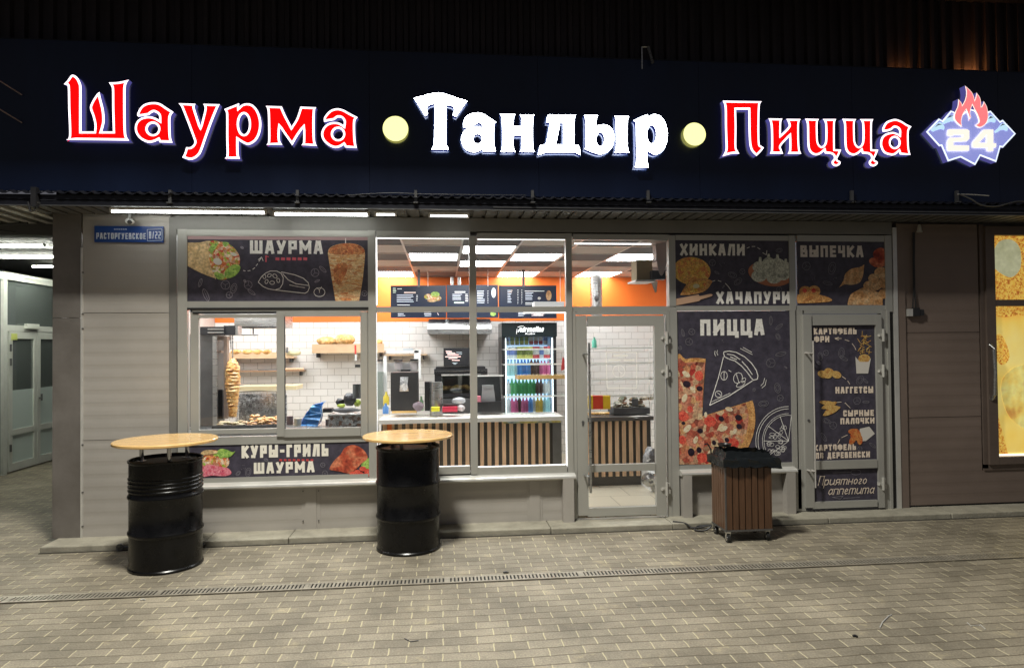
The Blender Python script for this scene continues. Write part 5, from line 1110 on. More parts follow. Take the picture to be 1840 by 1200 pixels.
# ---- things on the second counter
t = th('cup_box', 'row of yellow and red striped paper packs on the counter behind the door', 'paper pack', (1058,711,1097,735), 1.50)
for i, (a, c, col) in enumerate(((1059,1065.5,(.75,.50,.02)),(1065.8,1083.5,(.62,.05,.02)),(1083.8,1097,(.78,.50,.02)))):
    bx(MB(), (a,711,c,735), 1.50, 1.58).build('paper_pack', M('pack%d'%i, col, .5), t)
for i, (a, b_, c, d) in enumerate(((1058,741,1096,746.5),(1058,748.5,1096,753))):
    b = MB(); x0, x1, z0, z1 = rect(a,b_,c,d,1.42); b.cyl((x0,1.46,(z0+z1)/2),(x1,1.46,(z0+z1)/2),(z1-z0)/2,n=12)
    solo(b, 'baguette', m_bread, ('upper' if i == 0 else 'lower')+' pale baguette lying on the counter edge behind the door', 'bread', None, True)
t = th('pastry_tray', 'dark tray heaped with pale pastries on the counter behind the door', 'pastry tray', (1103,731,1172,744), 1.6)
bx(MB(), (1103,733,1168,744), 1.55, 1.85).build('tray', m_dsteel, t)
b = MB(); rnd = random.Random(3)
for i in range(26): x, z = P(rnd.uniform(1104,1172), rnd.uniform(714,733), 1.7); b.blob((x,rnd.uniform(1.6,1.8),z), rnd.uniform(.022,.04), (1.3,1,.7), 7, .2, rnd)
b.build('pastries', PIC('pastry', [(.62,.52,.38),(.70,.66,.58),(.50,.40,.26),(.40,.20,.12),(.30,.32,.16)], 16), t, smooth=True)
b = MB(); bx(b, (1137,717,1147,729), 1.55, 1.6); solo(b, 'price_tag', m_dsteel, 'small dark price tag standing among the pastries', 'price tag')
b = MB(); x, z = P(1130,750,1.45); b.add([(P(1128,747,1.41)[0],1.40,.867),(P(1143,756,1.40)[0],1.38,.85),(P(1170,749,1.4)[0],1.42,.869),(P(1145,741,1.5)[0],1.5,.869)],[(0,1,2,3)]); solo(b, 'paper_sheet', m_paper, 'sheet of greaseproof paper over the counter edge behind the door', 'paper')
# ---- glass display shelving running over both counters
t = th('display_shelving', 'clear glass display shelving with bright shelf edges above the counters', 'display shelves', (900,627,1178,711), 1.7)
m_edge = M('shelf_edge', (.9,.9,.84), .2); 
for a, c, py in ((905,1017,627.5),(905,1017,654.5),(905,1017,711.5),(858,905,675),(1058,1178,625.5),(1058,1178,652.5),(1058,1178,681.5),(1058,1178,710.5)):
    x0, x1, z0, z1 = rect(a,py-1.3,c,py+1.3,1.62); s_ = MB().box(x0,x1,1.62,1.625,z0,z1).build('shelf', m_edge, t)
    MB().box(x0,x1,1.627,1.95,z0+.002,z1-.002).build('glass_plate', m_glass2, s_)
b = MB()
for px in (1058,1166): x, _ = P(px, 680, 1.63); b.box(x-.004,x+.004,1.615,1.62,.87,1.74)
b.build('upright', m_edge, t)
b = MB(); x0, x1, z0, z1 = rect(930,674,1018,681,1.60); b.box(x0,x1,1.58,1.9,z0,z1); solo(b, 'wooden_board', m_wood, 'long golden wooden board lying on the glass shelf in front of the drinks fridge', 'board')
b = MB(); x0,x1,z0,z1 = rect(1009,641,1017,666,1.60); b.solid([(x0+.02,z1),(x1,z1-.06),(x1,z0+.03),(x0,z0),(x0,z0+.05)],1.6,1.63); solo(b, 'red_tag', m_redp, 'small red tag hanging at the right edge of the window beside the door', 'tag')
b = MB(); x,z = P(1068,622,1.66); b.lathe([(.03,0),(.03,.08),(.012,.11),(.012,.13),(0,.13)],(x,1.66,z-.02),12); solo(b, 'teal_bottle', M('teal', (.10,.42,.30), .3), 'small teal bottle on the top glass shelf behind the door', 'bottle', None, True)
# ================================================================ DRINKS FRIDGE
FY = 3.10; t = th('drinks_fridge', 'tall black drinks fridge with lit shelves of bottles behind the counter', 'fridge', (903,580,1000,742), FY)
x0, x1, z0, z1 = rect(902,580,1000,742,FY); z0 = .06
b = MB(); b.box(x0,x0+.05,FY,FY+.6,z0,z1); b.box(x1-.045,x1,FY,FY+.6,z0,z1); b.box(x0+.05,x1-.045,FY+.55,FY+.6,z0,z1); b.box(x0+.05,x1-.045,FY,FY+.55,z0,.45); b.build('cabinet', m_black2, t)
hz0 = rect(902,580,1000,605,FY)[2]
b = MB(); b.box(x0-.004,x1+.004,FY-.05,FY+.55,hz0,z1); hd = b.build('header', M('fridge_header', (.012,.02,.022), .25), t)
b = MB(); b.box(x0+.052,x1-.047,FY+.52,FY+.545,.45,hz0-.01); b.build('lit_back', EM('fridge_glow', (.35,.6,1), 1.3), t)
b = MB(); b.box(x0+.052,x0+.062,FY+.02,FY+.04,.5,hz0-.02); b.box(x1-.06,x1-.049,FY+.02,FY+.04,.5,hz0-.02); b.build('side_lamp', EM('fridge_lamp', (.85,.95,1), 5), t)
b = MB(); Yh = FY-.053
text(b, 'Adrenaline', 930, 589, 976, 596.5, Yh, .22, .12, .25); text(b, 'RUSH', 944, 598.5, 961, 601, Yh, .24); line(b,(930,588),(936,586),1.2,Yh); line(b,(936,586),(941,586),1.2,Yh); line(b,(929,591),(928,600),1.2,Yh)
b.build('lettering', EM('header_letters', (1,1,1), 1.2), hd)
shel = []
for py in (644, 675, 712, 741):
    zz = P(950, py, FY+.1)[1]; shel.append(zz); MB().box(x0+.055,x1-.05,FY+.04,FY+.5,zz-.012,zz).build('shelf', EM('shelf_white%d'%py, (.75,.88,1), .7), t)
MB().quad((x0+.05,FY+.005,.45),(x1-.045,FY+.005,.45),(x1-.045,FY+.005,hz0),(x0+.05,FY+.005,hz0)).build('door_pane', m_glass2, t)
def bottle(name, h, r, mat, cap, can=False):
    o = thing(name, 'x', 'drink', (0,0,0)); b = MB()
    if can: b.lathe([(0,0),(r*.8,0),(r,.01),(r,h-.012),(r*.85,h),(0,h)],(0,0,0),12)
    else: b.lathe([(0,0),(r,.004),(r,h*.55),(r*.8,h*.68),(r*.38,h*.86),(r*.38,h*.93),(0,h*.93)],(0,0,0),12)
    b.build('body', mat, o, smooth=True)
    b = MB(); b.cyl((0,0,h*.93),(0,0,h),r*.45,n=10) if not can else b.cyl((0,0,h*.3),(0,0,h*.7),r*1.02,n=12); b.build('cap' if not can else 'wrapper', cap, o, smooth=True)
    return o
def dup(o, loc, label, group):
    c = o.copy(); COL.objects.link(c); c.location = loc; c['label'] = label; c['group'] = group
    for ch in list(o.children): d = ch.copy(); COL.objects.link(d); d.parent = c
    return c
def bm(n, c): return M(n, tuple(min(.95, q*1.35+.02) for q in c), .3, spec=.6, var=.3, scale=60)
kinds = {
 'silver can': ('drink_can', .17, .033, bm('can_silver', (.6,.65,.7)), bm('w1', (.12,.2,.5)), True), 'yellow can': ('drink_can', .17, .033, bm('can_yellow', (.65,.60,.15)), bm('w2', (.2,.25,.05)), True),
 'red can': ('drink_can', .17, .033, bm('can_red', (.6,.06,.07)), bm('w3', (.7,.65,.6)), True), 'blue bottle': ('drink_bottle', .24, .036, bm('bt_blue', (.05,.25,.75)), bm('w4', (.05,.1,.6)), False),
 'clear bottle': ('drink_bottle', .24, .034, bm('bt_clear', (.65,.72,.75)), bm('w5', (.1,.4,.6)), False), 'dark bottle': ('drink_bottle', .25, .036, bm('bt_dark', (.07,.03,.02)), bm('w6', (.65,.05,.05)), False),
 'green bottle': ('drink_bottle', .26, .036, bm('bt_green', (.06,.38,.12)), bm('w7', (.65,.72,.55)), False), 'pink bottle': ('drink_bottle', .22, .036, bm('bt_pink', (.65,.12,.28)), bm('w8', (.7,.7,.7)), False),
 'orange bottle': ('drink_bottle', .22, .036, bm('bt_orange', (.8,.42,.05)), bm('w9', (.1,.4,.1)), False), 'pale blue bottle': ('drink_bottle', .23, .036, bm('bt_pale', (.35,.62,.75)), bm('w10', (.1,.3,.7)), False)}
proto = {}
nm = ['top','second','third','lowest visible']
lay = [['silver can']*3+['yellow can']*5+['red can']*2+['silver can']+['red can']*2, ['pale blue bottle']*3+['blue bottle']*4+['dark bottle']*3+['pink bottle']*3, ['clear bottle']+['green bottle']*7+['dark bottle']*2+['clear bottle']*2, ['clear bottle','pink bottle','pink bottle','dark bottle','pink bottle','pink bottle','blue bottle','clear bottle','orange bottle','orange bottle','pale blue bottle','pale blue bottle']]
ORD = ['first','second','third','fourth','fifth','sixth','seventh','eighth']
def blab(kd, seen, sh, row):
    seen[kd] = seen.get(kd, -1)+1
    return ('%s %s from the left on %s of the fridge' % (ORD[seen[kd]], kd, sh)) if row.count(kd) > 1 else 'only %s on %s of the fridge' % (kd, sh)
for s_, row in enumerate(lay):
    n = len(row); zz = shel[s_]; seen = {}
    for i, kd in enumerate(row):
        lb = blab(kd, seen, 'the %s shelf' % nm[s_], row); gr = kd+'s on the %s shelf of the drinks fridge' % nm[s_]; x = x0+.10+(x1-x0-.20)*i/(n-1); loc = (x, FY+.12+.02*(i % 2), zz+.001)
        if kd not in proto: proto[kd] = bottle(*kinds[kd]); proto[kd].location = loc; proto[kd]['label'] = lb; proto[kd]['group'] = gr
        else: dup(proto[kd], loc, lb, gr)
seen = {}; row = ['silver can','yellow can','yellow can','yellow can','yellow can','red can','red can','red can','silver can']
for i in range(9):
    kd = ['silver can','yellow can','yellow can','yellow can','yellow can','red can','red can','red can','silver can'][i]
    lb = blab(kd, seen, 'the small raised step', row); x = x0+.11+(x1-x0-.22)*i/8; dup(proto[kd], (x, FY+.30, shel[0]+.20), lb, kd+'s on the raised step of the drinks fridge')
MB().box(x0+.06,x1-.055,FY+.25,FY+.48,shel[0]+.185,shel[0]+.198).build('shelf', m_white, t)
# ================================================================ MENU BOARDS
MY = 2.88
m_menu = M('menu_navy', (.012,.02,.045), .3)
def menu(r, label, bits, foods=()):
    t = th('menu_board', label, 'menu board', r, MY, 'menu boards hung over the counter')
    bx(MB(), r, MY, MY+.03).build('panel', m_menu, t)
    by = {}
    for (col, a, b_, c, d) in bits: by.setdefault(col, MB()); line(by[col], (a,b_), (c,d), 1.5, MY-.003)
    for col, mb in by.items(): mb.build('menu_lines', MC[col], t)
    for i, (cx, cy, rx, ry, mat) in enumerate(foods): b = MB(); pe(b, cx, cy, rx, ry, MY-.004-.0002*i); b.build('menu_picture', mat, t)
    return t
MC = {'b': EM('menu_blue', (.25,.42,.75), .5), 'w': EM('menu_white', (.8,.8,.8), .5), 'o': EM('menu_orange', (.8,.3,.1), .5), 'g': EM('menu_green', (.2,.6,.2), .5), 'r': EM('menu_red', (.7,.15,.2), .5)}
def rows_(col, x, y, w, n, dy=3.0, rnd=random.Random(11)): return [(col, x, y+i*dy, x+w*rnd.uniform(.7,1), y+i*dy) for i in range(n)]
menu((702,513,801.5,571), 'left menu board with a green mark and a plate picture, hung below the ceiling', rows_('g',706,518,6,4,2.5)+[('w',714,519,722,519),('o',726,525,747,525),('o',726,526.5,747,526.5)]+rows_('b',713,530,34,5)+rows_('w',714,548,24,2,4)+rows_('b',715,561,14,3)+rows_('w',762,561,14,2,3)+rows_('b',763,564,12,2,3)+rows_('w',748,531,3,4)+[('r',786,562,788,566)], [(770,533,8,5,m_fill),(782,529,8,5,m_lettuce),(784,536,9,5,m_fill),(776,540,8,3,m_bun)])
menu((803,512,895,571), 'middle menu board half hidden by the window mullion, hung below the ceiling', [('w',817,524,836,524),('w',817,525.5,836,525.5),('g',816,543,834,543),('g',816,544.5,834,544.5)]+rows_('b',813,529,20,4)+rows_('w',836,529,6,5)+rows_('b',857,523,14,8,3)+rows_('w',876,523,1.6,8,3), [(887,526,4,9,EM('menu_pale_blue',(.3,.55,.75),.6)),(886,564,5,4,m_lettuce)])
menu((896.5,513,1000,572), 'right menu board with a leaf shaped picture, hung below the ceiling', [('w',943,523,978,523)]+rows_('b',912,522,7,8,3)+rows_('o',914,522,8,2)+rows_('w',930,521,1.5,9,3)+rows_('w',937,521,1.5,9,3)+rows_('b',944,526,16,5)+rows_('w',944,544,14,2)+rows_('b',931,562,13,3,2.5)+rows_('r',955,562,24,3,2.6)+rows_('w',958,563,18,2,3), [(986,531,5,9,m_bun),(969,536,3,2.5,m_paper)])
for i, px in enumerate((752.5, 940.5)):
    x, _ = P(px, 500, MY); b = MB(); b.box(x-.018,x+.018,MY-.01,MY+.02,2.52,2.752); solo(b, 'hanging_post', m_dsteel, ('left' if i == 0 else 'right')+' grey post holding the menu boards to the ceiling', 'post', 'posts of the menu boards')
for i, px in enumerate((769,876.5,1006)):
    x, _ = P(px, 500, MY); b = MB(); b.cyl((x,MY-.02,P(px,515 if i < 2 else 548,MY)[1]),(x,MY-.02,2.75),.004); solo(b, 'hanging_wire', m_white, 'thin white wire above the menu boards, '+['by the left post','right of the mullion','at their right end'][i], 'wire', 'white wires of the menu boards')
b = bx(MB(), (960,542,1014,550), .35, .5); solo(b, 'entry_fan', EM('glowing_unit', (1,1,1), .5), 'white horizontal unit behind the glass just above the transom, right of the menu board', 'air unit')  # unit given a glow of its own, though it is no lamp
# ducts
def duct(px, py0, py1, r, Y, label):
    x, z1 = P(px, py0, Y); z0 = P(px, py1, Y)[1]; b = MB(); b.cyl((x,Y,z0),(x,Y,min(z1,2.75)),r,n=24); n = 3
    for i in range(n): zz = z0+(min(z1,2.75)-z0)*(i+.5)/n; b.cyl((x,Y,zz-.008),(x,Y,zz+.008),r+.006,n=24)
    solo(b, 'vent_duct', m_steel, label, 'duct', 'ventilation ducts', True)
duct(1071, 495, 575, .085, 3.3, 'fat galvanised ventilation duct by the orange wall, above the door')
duct(812.5, 498, 560, .025, 3.4, 'left of two thin bright pipes above the menu board'); duct(825, 498, 560, .025, 3.4, 'right of two thin bright pipes above the menu board')
x, z = P(1072, 536, 3.2); b = MB(); b.blob((x,3.2,z),.035,(1,.3,1.3),10,0); solo(b, 'duct_cap', m_dsteel, 'small dark cap on the galvanised duct above the door', 'cap', None, True)
# hanging things above the door
t = th('hanging_box', 'brown wooden box on a bracket behind the light above the door', 'box', (1144,467,1172,503), .5)
bx(MB(), (1144,467,1172,502.5), .45, .65).build('box', m_card, t); bx(MB(), (1142,503,1178,506), .40, .7).build('bracket', m_white, t)
t = th('air_curtain', 'pinkish plastic unit with black vent behind the light above the door', 'air unit', (1177,440,1198,500), .3)
b = MB(); pp(b, [(1178,438,1),(1198,434,1),(1198,472,1),(1192,492),(1186,494),(1181,475)], .30, 3); x0,x1,z0,z1 = rect(1179,438,1197,470,.302); b.box(x0,x1,.302,.42,z0,z1); b.build('cover', M('pink_plastic', (.55,.45,.42), .4), t)
b = MB(); bx(b, (1172,486,1196,502), .36, .44); b.build('vent', m_black2, t)
b = MB(); x, z = P(1177,515,.8); b.add([(x-.05,.8,z+.06),(x+.03,.8,z+.06),(x+.03,.84,z-.05),(x,.8,z-.07)],[(0,1,2,3)]); solo(b, 'white_pennant', m_paper, 'small white wedge shaped card under the box above the door', 'card')
# ================================================================ HOOD, OVEN, SCREENS
HY = 3.0
t = th('extractor_hood', 'wide stainless extractor hood behind the middle mullion', 'hood', (768,572,884,600), HY)
x0, x1, z0, z1 = rect(768,573,884,600,HY); zl = P(820,598,HY)[1]
b = MB(); zm = z0+.07; b.add([(x0,HY,zm),(x1,HY,zm),(x1,3.86,zm),(x0,3.86,zm),(x0+.02,HY+.04,z1),(x1-.02,HY+.04,z1),(x1-.02,3.86,z1),(x0+.02,3.86,z1)],[(0,1,5,4),(1,2,6,5),(3,0,4,7),(4,5,6,7)])
b.box(x0,x1,HY-.01,HY+.0,z0,zm); b.box(x0,x0+.01,HY,3.86,z0,zm); b.box(x1-.01,x1,HY,3.86,z0,zm); b.build('canopy', m_steel, t)
b = MB(); b.box(x0+.05,x1-.05,HY+.05,3.8,z0+.01,z0+.03); b.build('filter', m_dsteel, t)
t = th('menu_screen', 'black screen showing red lettering shapes, standing on top of the oven', 'screen', (797,625,851,658), 2.75)
bx(MB(), (797,625,851,658), 2.75, 2.79).build('casing', m_black2, t)
b = MB(); rnd = random.Random(6)
for a, c, y in ((801,812,631),(802,818,634),(804,824,637),(800,828,641),(806,822,644),(812,826,647)): line(b, (a,y), (c,y+rnd.uniform(-1,1)), 2.2, 2.745)
b.build('red_picture', EM('screen_red', (.9,.16,.08), .9), t)
b = MB()
for a, c, y in ((820,830,633),(824,830,636),(813,822,652),(815,820,654)): line(b, (a,y), (c,y), 1, 2.744)
b.build('blue_picture', EM('screen_blue', (.1,.35,.5), .6), t)
t = th('display_oven', 'black countertop oven with a glass front behind the counter', 'oven', (780,660,876,712), 2.7)
bx(MB(), (780,663,876,672), 2.70, 3.2).build('top', m_black2, t); bx(MB(), (783,659,872,663), 2.78, 3.2).build('lid', m_black2, t)
bx(MB(), (781,672,793,712), 2.72, 3.2).build('side', m_black2, t); bx(MB(), (868,672,876,712), 2.72, 3.2).build('side', m_black2, t); bx(MB(), (793,706,868,713), 2.72, 3.2).build('base', m_black2, t)
bx(MB(), (793,675,868,707), 3.15, 3.19).build('back', m_dsteel, t)
bx(MB(), (780,665.5,876,667.5), 2.69, 2.7).build('chrome_trim', m_chrome, t)
b = MB(); rnd = random.Random(9)
for i in range(14): x, z = P(797+i*5, 696+rnd.uniform(-2,2), 2.9); b.blob((x,2.9+rnd.uniform(-.05,.05),z), .045, (1.2,1,.6), 7, .2, rnd)
b.build('food', m_bread, t, smooth=True); bx(MB(), (793,674,868,706), 2.715, 2.72).build('glass_front', m_glass2, t)
b = MB(); b.box(P(793,640,2.7)[0]-.15, P(893,640,2.7)[0]+.1, 2.6, 3.3, .06, P(830,716,2.7)[1]); solo(b, 'back_table', m_dsteel, 'grey work table behind the counter carrying the oven', 'table')
t = th('till_screen', 'black till with its grey back towards the street, right of the middle mullion', 'till', (855,675,902,740), 1.75)
b = MB(); x0,x1,z0,z1 = rect(854,676,900,722,1.75); b.add([(x0,1.72,z0),(x1,1.72,z0),(x1-.01,1.80,z1),(x0,1.80,z1),(x0,1.76,z0),(x1,1.76,z0),(x1-.01,1.83,z1),(x0,1.83,z1)],[(0,1,2,3),(7,6,5,4),(3,2,6,7),(0,4,5,1),(1,5,6,2),(0,3,7,4)]); b.build('screen_back', m_black2, t)
b = MB(); x0,x1,z0,z1 = rect(865,692,890,722,1.68); b.solid(smooth_loop([(x0,z0,1),(x1,z0,1),(x1-.02,z1-.02),(x1-.035,z1),(x0+.02,z1),(x0+.012,z1-.02)],2),1.66,1.715); x0,x1,z0,z1=rect(871,695,883,697.5,1.65); b.box(x0,x1,1.655,1.659,z0,z1); b.build('stand', M('till_grey', (.28,.28,.28), .5), t)
bx(MB(), (856,722,901,739), 1.60, 1.82).build('cash_drawer', m_black2, t)
# ---- black box, steel flask on the counter
t = th('black_fryer', 'tall black box with a silver card, left of the steel canister', 'appliance', (702,669,752,738), 1.7)
bx(MB(), (702,669,751,738), 1.55, 1.85).build('body', M('charcoal_box', (.035,.033,.032), .45, var=.2), t)
b = MB(); x0,x1,z0,z1 = rect(718,677,734,703,1.545); b.solid([(x0,z0),(x1,z0),(x1-.012,(z0+z1)/2),(x1,z1),(x0+.01,z1),(x0+.005,(z0+z1)/2)],1.543,1.549); b.build('silver_card', PIC('silver_card', [(.5,.5,.5),(.6,.45,.3),(.7,.7,.7),(.3,.3,.3)], 20), t)
bx(MB(), (704,738,749,742), 1.53, 1.85).build('tray', m_wood, t)
t = th('steel_canister', 'tall polished steel canister on the counter beside the black box', 'canister', (763,685,797,738), 1.6)
x, z = P(784, 740, 1.62); z1 = P(784,686,1.62)[1]; b = MB(); b.cyl((x,1.62,.902),(x,1.62,z1),.078,n=32); b.cyl((x,1.62,z1-.07),(x,1.62,z1-.062),.080,n=32); b.build('body', m_steel, t, smooth=True)
bx(MB(), (763,686,776,738), 1.60, 1.75).build('side_case', m_black2, t)
bx(MB(), (775,732,790,739), 1.42, 1.52).build('yellow_sponge', M('yellow', (.75,.70,.03), .6), t)
rnd = random.Random(12)
def smallobj(name, r, Y, col, label, cat, shape='box', depth=.1, rough=.4):
    x0,x1,z0,z1 = rect(*r, Y); b = MB()
    if shape == 'box': b.box(x0,x1,Y,Y+depth,z0,z1)
    elif shape == 'cyl': b.cyl(((x0+x1)/2,Y+.03,z0),((x0+x1)/2,Y+.03,z1),(x1-x0)/2,n=16)
    elif shape == 'bot': h=z1-z0; r_=(x1-x0)/2; b.lathe([(0,0),(r_,.003),(r_,h*.6),(r_*.4,h*.8),(r_*.4,h),(0,h)],((x0+x1)/2,Y+r_,z0),14)
    elif shape == 'blob': b.blob(((x0+x1)/2,Y+.05,(z0+z1)/2),(z1-z0)/2,((x1-x0)/(z1-z0),.8,1),10,.15,rnd)
    return solo(b, name, M('mat_'+name, col, rough, var=.12, scale=20), label, cat, None, shape != 'box')
smallobj('blue_bottle', (687,725,698,744), 1.35, (.10,.25,.55), 'small blue pump bottle at the left end of the counter', 'bottle', 'bot')
smallobj('yellow_bottle', (688,704,699,728), 1.5, (.65,.50,.05), 'yellow sauce bottle behind the blue pump bottle', 'bottle', 'bot')
smallobj('spray_bottle', (753,712,761,738), 1.6, (.25,.45,.25), 'slim green bottle between the black box and the steel canister', 'bottle', 'bot')
smallobj('jar_cluster', (742,722,762,739), 1.45, (.20,.15,.17), 'dark little jar beside the foot of the black box', 'jar', 'blob')
smallobj('red_box', (795,731,822,740), 1.45, (.60,.04,.08), 'flat red box on the counter left of the till', 'box')
smallobj('card_reader', (797,726,822,730.5), 1.52, (.04,.04,.04), 'black strip shaped card reader behind the flat red box', 'card reader')
smallobj('paper_cups', (812,714,838,726), 1.7, (.62,.64,.66), 'heap of white wrapped cutlery behind the red box', 'cutlery', 'blob')
smallobj('white_rolls', (822,728,836,739), 1.5, (.60,.56,.55), 'two white receipt rolls on the counter by the mullion', 'receipt roll', 'blob')
smallobj('pink_card', (858,712,864,722), 1.55, (.6,.2,.25), 'small pink card beside the till', 'card')
# white frame and dispensers above the black box
t = th('drink_dispenser', 'white framed dispenser with two cup holders behind the black box', 'dispenser', (688,628,756,738), 2.3)
b = MB()
for r in ((689,640,695,730),(752,628,756,680),(695,630,752,634),(744,628,752,645)): bx(b, r, 2.3, 2.34)
b.build('frame', m_white, t); b = MB()
for r in ((707,646,723,649),(737,645,751,648.5),(720,664,737,667),(678,646,686,649)): bx(b, r, 2.28, 2.4)
b.build('black_lid', m_black2, t); b = MB()
for px in (716,745): x, z = P(px, 664, 2.36); z1 = P(px,650,2.36)[1]; b.cyl((x,2.36,z),(x,2.36,z1),.045,.055,16)
b.build('cup', M('grey_cup', (.36,.33,.33), .3), t, smooth=True); bx(MB(), (678,652,750,668), 2.42, 2.45).build('panel', M('pale_panel', (.5,.5,.5), .4), t)
smallobj('grey_bin', (677,668,688,735), 2.2, (.22,.25,.22), 'grey green bin edge at the far left of the middle window', 'bin')
# ================================================================ WALL SHELVES WITH BREAD
def shelf(label, r, Y, lip=True, mat=None):
    x0,x1,z0,z1 = rect(*r, Y); t = thing('wall_shelf', label, 'shelf', ((x0+x1)/2,Y,z0), 'wooden wall shelves')
    MB().box(x0,x1,Y,YB-.005,z0,z0+.02).build('board', mat or m_shelfw, t)
    if lip: MB().box(x0,x1,Y-.012,Y,z0,z1).build('front_rail', mat or m_shelfw, t)
    b = MB(); b.box(x0+.05,x0+.07,Y+.03,YB-.005,z0-.06,z0); b.box(x1-.07,x1-.05,Y+.03,YB-.005,z0-.06,z0); b.build('bracket', m_black, t)
    return x0, x1, z0
SY = 3.6
def loaf(px, py, w, h, Y, label, mat=None, name='bread_loaf', grp='bread on the wall shelves'):
    x0,x1,z0,z1 = rect(px-w/2,py-h,px+w/2,py,Y); b = MB(); b.blob(((x0+x1)/2,Y,(z0+z1)/2+.0),(z1-z0)/2,((x1-x0)/(z1-z0),1.1,1),14,.06,random.Random(int(px))); return solo(b, name, mat or m_bread, label, 'bread', grp, True)
m_flat = PIC('flatbread', [(.70,.42,.16),(.62,.33,.10),(.80,.58,.30)], 12, kind='noise')
shelf('upper right wooden shelf of round flatbreads, under the orange stripe', (561,618,690,634), SY)
loaf(587,621,36,16,SY+.06,'pale round flatbread at the left of the upper right shelf', m_flat); loaf(620,621,38,21,SY+.05,'golden round flatbread in the middle of the upper right shelf', m_flat); loaf(602,622,12,7,SY+.12,'small pale bun between the flatbreads'); loaf(680,622,16,13,SY+.1,'brown crusty loaf at the left edge of the middle window')
shelf('long wooden shelf of buns behind the meat spit', (408,633,528,644), SY+.05)
for i, (px, w) in enumerate(((424,16),(445,17),(463,15),(480,12))): loaf(px, 637, w+4, 9, SY+.06, ['first','second','third','fourth'][i]+' small bun from the left on the shelf behind the meat spit')
shelf('narrow lower shelf under the buns, behind the meat spit', (410,659,546,668), SY+.1, False, M('brown_shelf', (.36,.22,.13), .5, var=.2))
shelf('shelf of the middle window holding white trays', (692,634,768,639), SY, False)
b = bx(MB(), (694,631,752,633.5), SY+.02, SY+.2); solo(b, 'white_tray', m_white, 'long white tray on the shelf of the middle window', 'tray')
b = bx(MB(), (724,626,742,630.5), SY+.03, SY+.18); solo(b, 'pale_bag', M('pale_blue_bag', (.5,.56,.6), .3), 'folded pale blue bag on the white tray', 'bag')
b = MB(); b.blob(P(528,634,SY+.05)[:1]+(SY+.05,)+P(528,634,SY+.05)[1:], .05, (2.2,.8,.9), 10, .12, rnd); solo(b, 'dough_bag', M('pale_dough', (.66,.60,.36), .5, var=.15), 'pale bag of dough at the end of the bun shelf', 'bag', None, True)
b = MB(); x, z = P(516,630,SY); b.cyl((x,SY,z-.03),(x,SY,z+.05),.02,.012,10); solo(b, 'pepper_mill', m_dsteel, 'small dark mill behind the bag of dough', 'mill', None, True)
for i, (a, c, py, lb) in enumerate(((464,498,665,'dark knife lying on the lower shelf'),(508,546,663,'brown rolling pin on the lower shelf'))):
    x0, x1, z0, z1 = rect(a,py-2,c,py+2,SY+.12); b = MB(); b.cyl((x0,SY+.12,(z0+z1)/2),(x1,SY+.12,(z0+z1)/2),.016 if i else .008,n=10); solo(b, 'rolling_pin' if i else 'knife', m_slat if i else m_dsteel, lb, 'kitchen tool', None, True)
for i, (a, b_, c, d, col, lb) in enumerate(((637,620,640,636,(.6,.06,.05),'red handled tool hanging from the shelf rail'),(637.5,637,641,648,(.62,.62,.6),'white tube hanging below the red handled tool'),(638,655,647,660,(.02,.02,.02),'black hook on the tiles at the right of the hatch'))):
    smallobj('hanging_tool', (a,b_,c,d), 3.4, col, lb, 'kitchen tool', 'box', .03)
# ================================================================ MEAT GRILL IN THE HATCH
GY = .75
t = th('meat_grill', 'stainless upright grill with open side wall at the left of the hatch', 'grill', (357,575,430,770), GY)
b = MB(); x0,x1,z0,z1 = rect(340,600,384,768,GY); b.box(x0,x1,GY,GY+.35,z0,z1); b.build('steel_body', m_dsteel, t)
b = MB(); x0,x1,z0,z1 = rect(382,604,389.5,766,GY-.05); b.box(x0,x1,GY-.05,GY-.03,z0,z1); b.build('door_edge', m_steel, t)
b = MB(); bx(b, (389,604,408,611), GY+.05, GY+.2); bx(b, (402,611,408,752), GY+.05, GY+.12); bx(b, (390,630,397,634), GY+.06, GY+.15); b.build('burner_frame', M('warm_steel', (.42,.33,.28), .35, .6), t)
b = MB(); bx(b, (389,700,400,752), GY+.14, GY+.2); b.build('burner', m_black2, t)
b = MB(); bx(b, (357,587,402,601), GY-.05, GY+.2); bx(b, (402,585,423,602), GY-.02, GY+.2); b.build('motor_housing', m_black2, t)
b = MB(); bx(b, (373,590,402,592.5), GY-.056, GY-.05); bx(b, (373,596,402,598.5), GY-.056, GY-.05); bx(b, (423,585.5,427.5,602), GY-.03, GY+.1); b.build('chrome_bars', m_steel, t)
b = MB(); x, zt = P(418, 602, GY+.05); zb = P(418, 752, GY+.05)[1]; b.cyl((x,GY+.05,zb),(x,GY+.05,zt),.006); b.cyl((x-.01,GY+.03,zt-.14),(x-.018,GY+.03,zt),.006); b.build('spit_rod', m_steel, t, smooth=True)
z0, z1 = P(418,749,GY+.05)[1], P(418,643,GY+.05)[1]; H = z1-z0; b = MB(); rnd = random.Random(3); N = 20; K = 34; v = []
for k_ in range(K+1):
    u = k_/K; r = .033+.030*math.sin(min(1,u*1.25)*math.pi*.62)*(1 if u < .8 else max(.15, 1-(u-.8)*3.6)); r = .030+.030*min(1, u*1.8) if u < .8 else .060*(1-((u-.8)/.2)**2*.75)
    for i in range(N): a = 2*math.pi*i/N; q = 1.15*r*(1+rnd.uniform(-.10,.10)) + (.004 if k_ % 2 else -.003); v.append((x+q*math.cos(a), GY+.05+q*math.sin(a), z0+H*u))
b.add(v, [(k_*N+i,k_*N+(i+1)%N,(k_+1)*N+(i+1)%N,(k_+1)*N+i) for k_ in range(K) for i in range(N)]); b.add([v[K*N+i] for i in range(N)], [tuple(range(N))])
